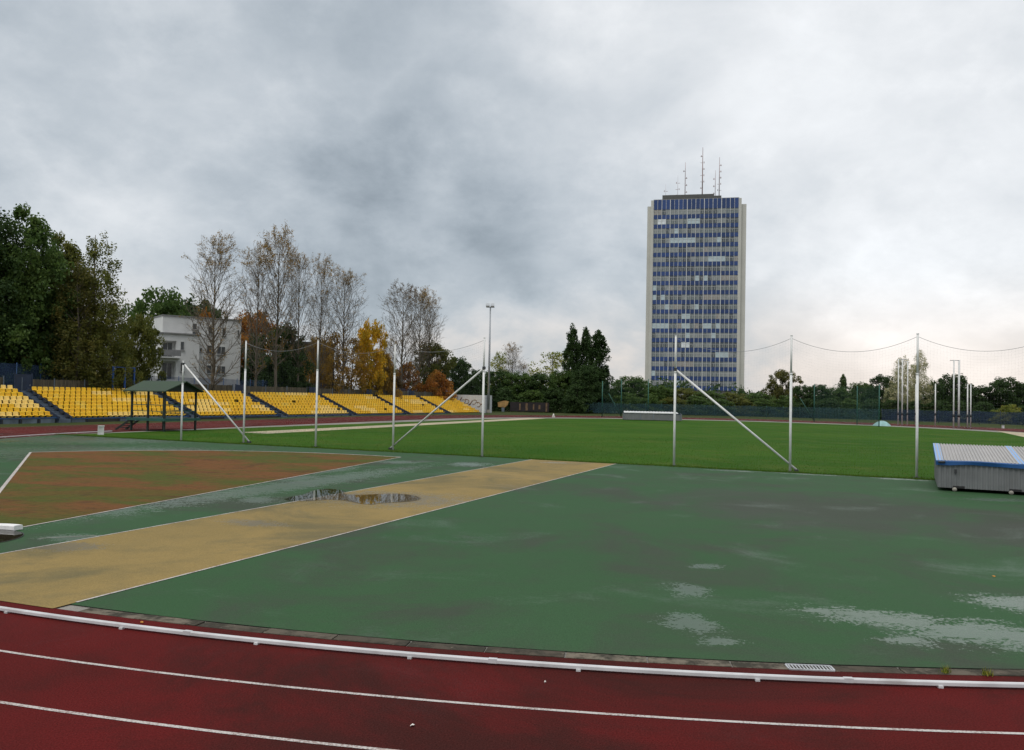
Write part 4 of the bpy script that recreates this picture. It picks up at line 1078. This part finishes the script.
def leaf_cloud(name, centers, radii, per, size, droop=0.0, squash=.8):
    """leaf-sized quads scattered through clumps"""
    C = np.array(centers); Rr = np.array(radii); k = len(C); n = k * per
    ci = np.repeat(np.arange(k), per)
    d = rng.normal(size=(n, 3)); d /= np.linalg.norm(d, axis=1, keepdims=True) + 1e-9
    rad = Rr[ci] * rng.uniform(.15, 1, n) ** .6
    P = C[ci] + d * rad[:, None] * np.array([1, 1, squash])
    if droop: P[:, 2] -= rng.exponential(droop, n)
    nr = rng.normal(size=(n, 3)) + np.array([0, 0, .7]); nr /= np.linalg.norm(nr, axis=1, keepdims=True)
    t1 = np.cross(nr, rng.normal(size=(n, 3))); t1 /= np.linalg.norm(t1, axis=1, keepdims=True) + 1e-9; t2 = np.cross(nr, t1)
    s = size * rng.uniform(.55, 1.25, n)[:, None]
    V = np.stack([P - t1 * s * .5, P + t2 * s * .33, P + t1 * s * .5, P - t2 * s * .33], 1).reshape(-1, 3)
    me = bpy.data.meshes.new(name); me.vertices.add(4 * n); me.vertices.foreach_set('co', V.ravel().astype(np.float32))
    me.loops.add(4 * n); me.loops.foreach_set('vertex_index', np.arange(4 * n, dtype=np.int32))
    me.polygons.add(n); me.polygons.foreach_set('loop_start', np.arange(0, 4 * n, 4, dtype=np.int32)); me.polygons.foreach_set('loop_total', np.full(n, 4, dtype=np.int32))
    me.materials.append(None); me.update(); return me
def limb_mesh(name, h, w, crown0, nb, lean=.0, r0=.018, up=.7, seed=0):
    fr = random.Random(seed); mb = MB(); pts = []; x = y = 0
    for i in range(9):
        f = i / 8; pts.append(Vector((x, y, f * h * .94))); x += fr.uniform(-1, 1) * h * .008; y += fr.uniform(-1, 1) * h * .008
    rad = [h * r0 * (1 - .93 * i / 8) + .01 for i in range(9)]; mb.tube(pts, rad, 8)
    tips = []
    for k in range(nb):
        f = crown0 + (.93 - crown0) * (k + fr.random()) / nb; i = min(7, int(f * 8)); p = pts[i].lerp(pts[i + 1], f * 8 - i)
        a = fr.uniform(0, 2 * math.pi); L = w * (.35 + .65 * math.sin(math.pi * min(1, (f - crown0) / (1 - crown0) * .8 + .2))) * fr.uniform(.7, 1.1)
        d = Vector((math.cos(a), math.sin(a), up)).normalized(); q = [p]
        for j in range(4): q.append(q[-1] + d * L / 4); d = (d + Vector((fr.uniform(-.25, .25), fr.uniform(-.25, .25), .08))).normalized()
        r_ = max(.012, rad[i] * .42); mb.tube(q, [r_, r_ * .75, r_ * .5, r_ * .3, .008], 5, caps=False); tips += q[2:]
    mb.m = [0] * len(mb.f); me = mb.mesh(name, [M['dark_steel']]); return me, tips, pts
def env_points(h, prof, n, seed, flat=.85):
    """clump centres inside a lumpy envelope; prof = [(z fraction, radius)]"""
    fr = random.Random(seed); zs = [p[0] for p in prof]; rs_ = [p[1] for p in prof]; out = []
    lob = [(fr.uniform(0, 6.28), fr.uniform(.7, 1.15)) for _ in range(7)]
    while len(out) < n:
        z = fr.uniform(zs[0], zs[-1]); r_ = float(np.interp(z, zs, rs_)); a = fr.uniform(0, 6.28)
        lo = 1 + .22 * math.sin(3 * a + 9 * z + seed) + .14 * math.sin(7 * a - 17 * z)
        if fr.random() > r_ / max(rs_): continue
        q = r_ * lo * math.sqrt(fr.uniform(.05, 1)); out.append((q * math.cos(a), q * math.sin(a), z * h))
    return out
KIND = {}
def mk(kind, h, prof, nclump, per, size, crad, trunk, droop=0, squash=.8, variants=2, up=.7):
    vs = []
    for v in range(variants):
        tm, tips, pts = limb_mesh(kind + '_trunk', h, max(p[1] for p in prof) * .9, trunk[0], trunk[1], r0=trunk[2], seed=v + 5, up=up)
        cs = env_points(h, prof, nclump, v * 13 + 1)
        cm = leaf_cloud(kind + '_crown', cs, [crad * random.uniform(.6, 1.25) for _ in cs], per, size, droop, squash)
        vs.append((tm, cm))
    KIND[kind] = (h, max(p[1] for p in prof), vs)
mk('broad', 10, [(.16, 1.6), (.3, 3.2), (.5, 4.0), (.74, 3.8), (.9, 2.7), (.99, 1.0)], 165, 90, .34, .85, (.25, 14, .02))
mk('tall', 20, [(.12, 3.0), (.3, 4.6), (.5, 5.0), (.72, 4.2), (.88, 2.4), (1.0, .4)], 340, 100, .36, 1.0, (.15, 30, .016), .25)
mk('birch', 20, [(.08, 2.0), (.2, 3.6), (.42, 3.9), (.62, 3.1), (.82, 1.8), (1.0, .25)], 250, 66, .26, .72, (.12, 46, .012), .55, up=1.2)
mk('column', 12, [(.03, 1.0), (.15, 1.4), (.45, 1.5), (.75, 1.05), (.92, .62), (1.0, .12)], 260, 85, .24, .40, (.05, 30, .016), .0, 1.5, up=2.5)
mk('bush', 5, [(.0, 2.4), (.25, 2.9), (.55, 2.6), (.8, 1.6), (1.0, .3)], 120, 95, .26, .62, (.02, 10, .012))
mk('sparse', 10, [(.2, 1.2), (.4, 2.6), (.6, 3.0), (.8, 2.3), (.97, .6)], 95, 42, .27, .7, (.2, 34, .015), .1, up=1.0)

def bare_tree(h, w, seed, leaf=0.0, crown0=.2, up=1.5):
    """leafless poplar: leader, rising boughs, branches, twigs"""
    fr = random.Random(seed); mb = MB(); tw = []
    pts = []; x = y = 0
    N = 12
    for i in range(N + 1): pts.append(Vector((x, y, i / N * h))); x += fr.uniform(-1, 1) * h * .005; y += fr.uniform(-1, 1) * h * .005
    rad = [h * .0125 * (1 - i / N) ** .9 + .012 for i in range(N + 1)]; mb.tube(pts, rad, 7)
    def grow(p, d, L, r, lv):
        seg = 4 if lv < 2 else 3 if lv < 3 else 2; q = [p]; dd = d.copy()
        for j in range(seg):
            q.append(q[-1] + dd * L / seg); dd = (dd + Vector((fr.gauss(0, .14), fr.gauss(0, .14), fr.gauss(.10, .08)))).normalized()
        mb.tube(q, [r * (1 - .72 * j / seg) for j in range(seg + 1)], 5 if lv < 2 else 3, caps=False)
        tw.append(q[-1])
        if lv >= 3: return
        nb = (10, 7, 7)[lv - 1 + 0] if lv >= 1 else 0
        for k in range(nb):
            f = .22 + .78 * (k + fr.random()) / nb; i = min(seg - 1, int(f * seg)); s = q[i].lerp(q[i + 1], min(1, f * seg - i))
            ax = Vector((fr.gauss(0, 1), fr.gauss(0, 1), fr.gauss(0, .5))); ax = (ax - d * ax.dot(d)).normalized()
            nd = (d * .70 + ax * .75).normalized(); nd = (nd + Vector((0, 0, .12))).normalized()
            grow(s, nd, L * fr.uniform(.28, .48) * (1 - .35 * f), max(.0105, r * .42), lv + 1)
    nm = 56
    for k in range(nm):
        f = crown0 + (.97 - crown0) * (k + fr.random()) / nm; i = min(N - 1, int(f * N)); p = pts[i].lerp(pts[i + 1], f * N - i)
        a = k * 2.4 + fr.uniform(-.5, .5); g = (f - crown0) / (1 - crown0)
        L = w * (1.25 * (g + .10) ** .45 * (1 - g) ** .55 + .16) * fr.uniform(.75, 1.2) * 1.7
        if g < .2 and fr.random() < .35: L *= .5
        d = Vector((math.cos(a), math.sin(a), up * (.50 + .75 * g))).normalized()
        grow(p, d, L, max(.015, rad[i] * .36), 1)
    mb.sm = [False] * len(mb.f)
    zz = sorted(v[2] for v in mb.v); hx = sorted(abs(v[0]) for v in mb.v)
    ztop, wid = zz[-1], hx[int(len(hx) * .97)]
    me = mb.mesh('poplar_branches', [BK['grey']])
    cm = None
    if leaf:
        C = [t for t in tw if t.z > h * (1 - leaf) and fr.random() < .16]
        C += [t for t in tw if fr.random() < .04]
        cm = leaf_cloud('poplar_leaves', [tuple(c) for c in C], [.24] * len(C), 7, .12)
    return me, cm, ztop, wid
def plant(kind, name, cat, label, px, Y, ytop, hwpx, leaf, bark='brown', group=None, rz=None, zbase=0.0):
    h, w, vs = KIND[kind]; c = at(px, 400, Y); H = at(px, ytop, Y).z - zbase; hw = hwpx * Y / F
    o = thing(name, label, cat, (c.x, Y, zbase), random.uniform(0, 6.28) if rz is None else rz, group)
    tm, cm = vs[int(abs(px)) % len(vs)]
    for nm, me, mt in (('trunk', tm, BK[bark]), ('crown', cm, LM[leaf])):
        q = link(nm, me, o); q.material_slots[0].link = 'OBJECT'; q.material_slots[0].material = mt
    o.scale = (hw / w, hw / w, H / h); return o
BARE = [bare_tree(14, 3.0, 1, .10, .14), bare_tree(14, 2.8, 2, .03, .22), bare_tree(14, 2.7, 5, .18, .24), bare_tree(14, 2.9, 9, .03, .26)]
def bare(v, label, px, Y, ytop, hwpx, leaf='ochre', bark='grey', name='poplar_tree', group='bare poplars behind the stand'):
    me, cm, ztop, wid = BARE[v]; c = at(px, 400, Y); H = at(px, ytop, Y).z; hw = hwpx * Y / F
    o = thing(name, label, 'tree', (c.x, Y, 0), random.uniform(0, 6.28), group)
    q = link('trunk', me, o); q.material_slots[0].link = 'OBJECT'; q.material_slots[0].material = BK[bark]
    if cm: q = link('crown', cm, o); q.material_slots[0].link = 'OBJECT'; q.material_slots[0].material = LM[leaf]
    o.scale = (hw / wid, hw / wid, H / ztop)
g1 = 'big leafy trees at the left'
plant('tall', 'leafy_tree', 'tree', 'huge dark green tree cut by the left edge of the picture', -22, 80, 196, 48, 'dark', group=g1)
plant('tall', 'leafy_tree', 'tree', 'tall dark green tree nearest the left edge with its whole top in view', 22, 82, 204, 42, 'green', group=g1)
plant('tall', 'leafy_tree', 'tree', 'broad green tree in the middle of the left hand group', 58, 87, 232, 36, 'olive', group=g1)
plant('birch', 'birch_tree', 'tree', 'slender drooping birch with thin top at the right of the left hand group', 94, 85, 224, 36, 'olive', 'grey', group=g1)
plant('birch', 'birch_tree', 'tree', 'drooping olive birch filling the gap low in the left hand group', 74, 83, 252, 34, 'birch', 'grey', group=g1)
plant('birch', 'birch_tree', 'tree', 'low dark birch leaning over the plank fence left of the white house', 108, 84, 290, 26, 'olive', 'grey', group=g1)
plant('broad', 'leafy_tree', 'tree', 'low dark tree under the big trees by the left fence', 38, 84, 300, 40, 'dark', group=g1)
plant('broad', 'leafy_tree', 'tree', 'small olive tree at the left corner of the white house', 136, 92, 316, 24, 'olive')
plant('broad', 'leafy_tree', 'tree', 'rounded green tree rising behind the left half of the white house', 160, 128, 291, 33, 'green')
plant('broad', 'leafy_tree', 'tree', 'dark tree rising behind the middle of the white house roof', 194, 138, 299, 31, 'dark')
plant('broad', 'leafy_tree', 'tree', 'small rust brown tree peeping over the white house roof', 203, 127, 311, 9, 'orange')
plant('broad', 'leafy_tree', 'tree', 'orange autumn tree behind the right corner of the white house', 250, 132, 313, 29, 'orange')
plant('broad', 'leafy_tree', 'tree', 'dark round tree right of the white house', 283, 114, 326, 24, 'dark')
plant('bush', 'bush', 'bush', 'tall dark bush beside the right corner of the white house', 254, 116, 336, 18, 'dark')
plant('bush', 'bush', 'bush', 'dark bush left of the tan house', 280, 112, 348, 26, 'dark')
bare(0, 'bare poplar with a few yellow top leaves standing before the white house', 212, 97, 229, 25)
bare(1, 'bare poplar just right of the white house, left of the tallest one', 255, 106, 238, 20)
bare(2, 'tallest bare poplar with yellowish top leaves', 276, 108, 222, 21)
bare(3, 'thin bare poplar close right of the tallest one', 297, 112, 246, 15)
bare(1, 'slim bare poplar in front of the tan house', 318, 116, 250, 15)
bare(3, 'bare poplar rising between the two yellow leaved trees', 343, 120, 264, 19)
bare(0, 'bare poplar at the left of the trio beyond the yellow trees', 401, 140, 279, 20, 'rust')
bare(3, 'bare poplar in the middle of the trio beyond the yellow trees', 418, 145, 284, 15)
bare(1, 'bare poplar at the right of the trio beyond the yellow trees', 429, 149, 288, 13)
bare(3, 'small thin bare tree left of the poplar trio', 386, 136, 335, 12)
plant('broad', 'maple_tree', 'tree', 'vivid yellow autumn tree behind the stand', 370, 126, 322, 16, 'yellow')
plant('sparse', 'maple_tree', 'tree', 'thin ochre autumn tree left of the vivid yellow one', 333, 119, 328, 18, 'ochre')
plant('sparse', 'leafy_tree', 'tree', 'thin ochre tree just right of the first braced pair, over the fence', 351, 122, 334, 18, 'ochre')
plant('bush', 'bush', 'bush', 'orange brown shrub below the poplar trio', 407, 142, 362, 15, 'orange')
plant('broad', 'leafy_tree', 'tree', 'olive green tree at the right of the poplar trio', 432, 150, 343, 19, 'olive')
plant('bush', 'bush', 'bush', 'orange shrub below the olive green tree', 436, 143, 371, 18, 'orange')
plant('broad', 'leafy_tree', 'tree', 'ochre brown tree between the tan house and the thin ochre one', 318, 124, 338, 16, 'ochre')
plant('bush', 'bush', 'bush', 'low ochre shrub under the vivid yellow tree', 384, 129, 352, 14, 'ochre')
plant('bush', 'bush', 'bush', 'rust brown shrub between the yellow tree and the poplar trio', 390, 139, 370, 13, 'rust')
plant('broad', 'leafy_tree', 'tree', 'dark green tree behind the painted end wall', 458, 158, 358, 17, 'dark')
plant('bush', 'bush', 'bush', 'dark bush just behind the painted end wall', 477, 154, 370, 16, 'dark')
# far hedge and trees
plant('sparse', 'leafy_tree', 'tree', 'pale yellow green tree top right behind the floodlight mast', 500, 182, 350, 15, 'lime')
bare(1, 'bare dark tree right of the floodlight mast', 512, 176, 341, 11, bark='brown', name='bare_tree', group='bare trees over the hedge')
bare(3, 'thin bare tree left of the lime green tree', 523, 180, 362, 8, bark='brown', name='bare_tree', group='bare trees over the hedge')
plant('sparse', 'leafy_tree', 'tree', 'lime green tree left of the columnar poplars', 551, 176, 349, 22, 'lime')
gh = 'hedge trees beyond the far bend'
for px, Y, yt, hw, lf, lab in (
    (497, 164, 371, 19, 'dark', 'dark hedge tree at the foot of the floodlight mast'), (520, 162, 373, 19, 'green', 'mid green hedge tree above the tan board sign'),
    (541, 160, 374, 18, 'dark', 'dark hedge tree above the dark boarded fence'), (562, 158, 371, 16, 'green', 'green hedge tree just left of the columnar poplars'),
    (588, 154, 366, 17, 'dark', 'low dark tree at the foot of the columnar poplars'), (632, 166, 377, 22, 'green', 'round green tree left of the tower block'),
    (615, 168, 388, 14, 'dark', 'dark low tree between the columnar poplars and the tower'), (656, 164, 386, 18, 'green', 'green tree at the left foot of the tower block'),
    (682, 166, 388, 18, 'olive', 'olive tree before the left half of the tower foot'), (706, 165, 391, 18, 'green', 'green tree before the middle of the tower foot'),
    (731, 166, 393, 17, 'olive', 'olive tree before the right half of the tower foot'), (756, 165, 393, 16, 'green', 'green tree just right of the tower foot'),
    (783, 168, 371, 17, 'birch', 'high round tree behind the braced post foot right of the tower'), (803, 160, 386, 14, 'dark', 'dark tree between the high round tree and the fan shaped one'),
    (818, 158, 385, 15, 'dark', 'dark fan shaped tree behind the green pole with a stay'), (838, 162, 388, 14, 'green', 'green tree below the little pointed poplar'),
    (862, 162, 383, 15, 'green', 'green tree above the slim green pole'), (883, 158, 376, 15, 'dark', 'dark green tree left of the pale birch'),
    (931, 158, 384, 15, 'dark', 'dark tree just right of the pale birch'), (954, 150, 375, 18, 'dark', 'high dark tree behind the crossbar pair'),
    (978, 152, 386, 17, 'dark', 'dark tree right of the short cage posts'), (1004, 150, 378, 18, 'dark', 'high dark tree near the right edge'),
    (1030, 150, 383, 20, 'dark', 'dark tree cut by the right edge')):
    plant('broad', 'hedge_tree', 'tree', lab, px, Y, yt, hw, lf, group=gh)
gc = 'columnar poplars left of the tower'
plant('column', 'columnar_poplar', 'tree', 'leftmost and tallest dark columnar poplar', 572, 160, 324, 9, 'dark', group=gc)
plant('column', 'columnar_poplar', 'tree', 'middle dark columnar poplar between two others', 585, 162, 329, 9, 'dark', group=gc)
plant('column', 'columnar_poplar', 'tree', 'right and broadest dark columnar poplar', 597, 158, 332, 13, 'dark', group=gc)
plant('column', 'columnar_poplar', 'tree', 'little pointed poplar rising over the hedge left of the teal mound', 843, 168, 375, 5, 'green')
plant('birch', 'birch_tree', 'tree', 'left pale birch behind the tall cage posts', 902, 152, 353, 16, 'pale', 'white', group='pale birches behind the cage')
plant('birch', 'birch_tree', 'tree', 'right pale birch behind the near net post', 919, 154, 350, 15, 'pale', 'white', group='pale birches behind the cage')
hb = [(505, 157, 388, 17, 'dark'), (533, 156, 390, 17, 'green'), (555, 155, 388, 16, 'dark'), (577, 151, 384, 16, 'dark'), (604, 158, 388, 15, 'dark'), (628, 157, 393, 17, 'green'), (650, 157, 395, 17, 'green'),
      (673, 157, 397, 17, 'olive'), (696, 157, 396, 17, 'green'), (719, 157, 399, 17, 'green'), (742, 157, 398, 17, 'olive'), (764, 156, 399, 16, 'green'), (786, 156, 396, 16, 'green'), (808, 152, 399, 15, 'dark'),
      (829, 152, 398, 15, 'dark'), (850, 152, 399, 15, 'green'), (871, 151, 399, 15, 'dark'), (893, 149, 400, 16, 'dark'), (916, 148, 401, 16, 'dark'), (939, 146, 400, 16, 'dark'), (962, 143, 402, 16, 'dark'), (985, 141, 402, 16, 'dark'), (1010, 135, 405, 15, 'lime'), (1034, 132, 403, 16, 'dark')]
hl = ['dark hedge bush behind the tan board sign', 'green hedge bush above the middle of the dark boarded fence', 'dark hedge bush at the right end of the boarded fence', 'dark bush in front of the left columnar poplar', 'dark bush right of the columnar poplars', 'green hedge bush above the left end of the far mat cover',
      'green hedge bush above the middle of the far mat cover', 'olive hedge bush behind the braced post before the tower', 'green hedge bush before the tower, second from its left', 'green hedge bush before the tower, third from its left', 'olive hedge bush below the right edge of the tower', 'green hedge bush beside the right foot of the tower',
      'green hedge bush behind the post right of the tower', 'dark hedge bush left of the green pole with the long stay', 'dark hedge bush right of the green pole with the long stay', 'green hedge bush left of the slim green pole', 'dark hedge bush above the teal mound', 'dark hedge bush left of the tall cage posts',
      'dark hedge bush behind the near net post', 'dark hedge bush behind the lone short cage post', 'dark hedge bush behind the short cage posts', 'dark hedge bush left of the yellow green bush', 'yellow green bush at the right edge', 'dark hedge bush cut by the right edge']
for (px, Y, yt, hw, lf), lab in zip(hb, hl): plant('bush', 'hedge_bush', 'bush', lab, px, Y, yt, hw, lf, group='bushes of the far hedge')
# far-off wood closing the gaps behind the stand and hedge
cs = []
fr = random.Random(77)
for i in range(900):
    x = fr.uniform(-60, 1080); Y = fr.uniform(205, 240)
    if 640 < x < 750 and False: continue
    c = at(x, 400, Y); cs.append((c.x, Y, fr.uniform(.5, 5.6 + 1.6 * math.sin(x * .03) + fr.uniform(-1, 1))))
me = leaf_cloud('far_wood', cs, [fr.uniform(1.4, 2.6) for _ in cs], 42, .8); me.materials[0] = LM['dark']
tag(link('far_wood', me), kind='stuff')

# ------------------------------------------------------------------ sky, sun, camera
w = bpy.data.worlds.new('World'); scene.world = w; w.use_nodes = True
t = NT(w.node_tree); bg = [n for n in t.n if n.type == 'BACKGROUND'][0]
SUN_AZ, SUN_EL = R(215), R(58)     # azimuth from the view axis (+Y) clockwise: high behind the camera, veiled; elevation
sky = t.node('ShaderNodeTexSky'); sky.sky_type = 'NISHITA'; sky.sun_disc = False; sky.sun_elevation = SUN_EL; sky.sun_rotation = SUN_AZ
gen = t.node('ShaderNodeTexCoord').outputs['Generated']
sx = t.node('ShaderNodeSeparateXYZ'); t.put(sx.inputs[0], gen); z = sx.outputs[2]
den = t.math('ADD', t.math('MAXIMUM', z, 0.0), .55)
cb = t.node('ShaderNodeCombineXYZ'); t.put(cb.inputs[0], t.math('DIVIDE', sx.outputs[0], den)); t.put(cb.inputs[1], t.math('DIVIDE', sx.outputs[1], den)); pl = cb.outputs[0]
wn = t.vmath('SUBTRACT', t.noise(t.vmath('ADD', pl, (3.1, 1.7, 0)), 1.1, 6, .6, .3, out=1), (.5, .5, .5))
wdir = t.vmath('NORMALIZE', t.vmath('ADD', gen, t.scale(wn, (.30, .30, .22))))
def blob(px, py, rdeg, amp, soft=True):
    d = ray(px, py).normalized(); dt = t.vmath('DOT_PRODUCT', wdir, tuple(d), out=1)
    return t.math('MULTIPLY', t.ramp(dt, math.cos(R(rdeg)), math.cos(R(rdeg * .12))), amp)
val = .49
n1 = t.noise(t.scale(pl, (.9, 1.0, 1)), 3.0, 10, .62, .4); n2 = t.noise(t.vmath('ADD', pl, (7.7, 2.2, 0)), 7.5, 9, .64, .2)
n3 = t.math('ABSOLUTE', t.math('SUBTRACT', t.noise(t.vmath('ADD', pl, (2.7, 5.1, 0)), 4.6, 6, .5, .3), .5))
acc = t.math('ADD', val, t.math('MULTIPLY', t.math('SUBTRACT', n1, .5), .20))
acc = t.math('ADD', acc, t.math('MULTIPLY', t.math('SUBTRACT', n2, .5), .16))
acc = t.math('ADD', acc, t.math('MULTIPLY', t.math('SUBTRACT', .07, n3), .34))
acc = t.math('ADD', acc, t.math('MULTIPLY', t.math('SUBTRACT', t.ramp(t.noise(t.vmath('ADD', pl, (1.3, 9.4, 0)), 3.6, 10, .62, .15), .44, .62), .5), .06))
for b_ in [(690, 10, 14, .10), (735, 110, 4.5, .05), (600, 10, 8, .05), (860, 30, 12, .06), (980, 80, 20, .07), (930, 190, 18, .07), (1000, 345, 14, .13), (840, 345, 10, .08), (420, 265, 11, -.09), (320, 235, 9, -.06), (520, 280, 9, -.05), (560, 350, 8, .04),
           (130, 275, 8, .06), (450, 338, 6, .10), (60, 60, 20, -.01), (200, 150, 8, .03), (330, 60, 12, -.03)]:
    acc = t.math('ADD', acc, blob(*b_))
# an overcast sky is brightest towards the zenith
acc = t.math('ADD', acc, t.ramp(z, .42, .85, 0, .36))
acc = t.math('MAXIMUM', acc, .14)
# darker cloud bases are bluer, bright ones nearly white, the horizon glow a touch warm
tint = t.mix(t.ramp(acc, .2, .75), (.83, .97, 1.10), (.975, 1.0, 1.025))
tint = t.mix(t.math('MULTIPLY', t.ramp(z, .16, .02), t.ramp(acc, .38, .62)), tint, (1.08, .985, .92))
vm = t.node('ShaderNodeVectorMath', operation='SCALE'); t.put(vm.inputs[0], tint); t.put(vm.inputs[3], t.math('MULTIPLY', acc, 10.0))
col = t.mix(.94, sky.outputs[0], vm.outputs[0])
t.put(bg.inputs[0], col); bg.inputs[1].default_value = .1
sl = bpy.data.lights.new('sun', 'SUN'); sl.energy = 1.1; sl.angle = R(35); sl.color = (1, .96, .9)
so = bpy.data.objects.new('sun', sl); COL.objects.link(so)
sd = Vector((math.sin(SUN_AZ) * math.cos(SUN_EL), math.cos(SUN_AZ) * math.cos(SUN_EL), math.sin(SUN_EL)))
so.rotation_euler = sd.to_track_quat('Z', 'Y').to_euler(); so.location = (0, 0, 60)

cam = bpy.data.cameras.new('camera'); co = bpy.data.objects.new('camera', cam); COL.objects.link(co)
cam.sensor_fit = 'HORIZONTAL'; cam.sensor_width = 36; cam.lens = F / 1024 * 36; cam.clip_end = 6000; cam.clip_start = .1
f_ = Vector((0, math.cos(PITCH), math.sin(PITCH))); r0 = Vector((1, 0, 0)); u0 = r0.cross(f_)
c, s = math.cos(ROLL), math.sin(ROLL)
rc = r0 * c + u0 * s; uc = u0 * c - r0 * s
m = Matrix((rc, uc, -f_)).transposed().to_4x4(); m.translation = Vector((0, 0, CH)); co.matrix_world = m
scene.camera = co
vs = scene.view_settings
scene.display_settings.display_device = 'sRGB'; vs.view_transform = 'Standard'; vs.look = 'None'; vs.gamma = 1; vs.use_curve_mapping = False; vs.exposure = 0.36
scene.cycles.max_bounces = 6; scene.cycles.transparent_max_bounces = 16; scene.cycles.use_denoising = True
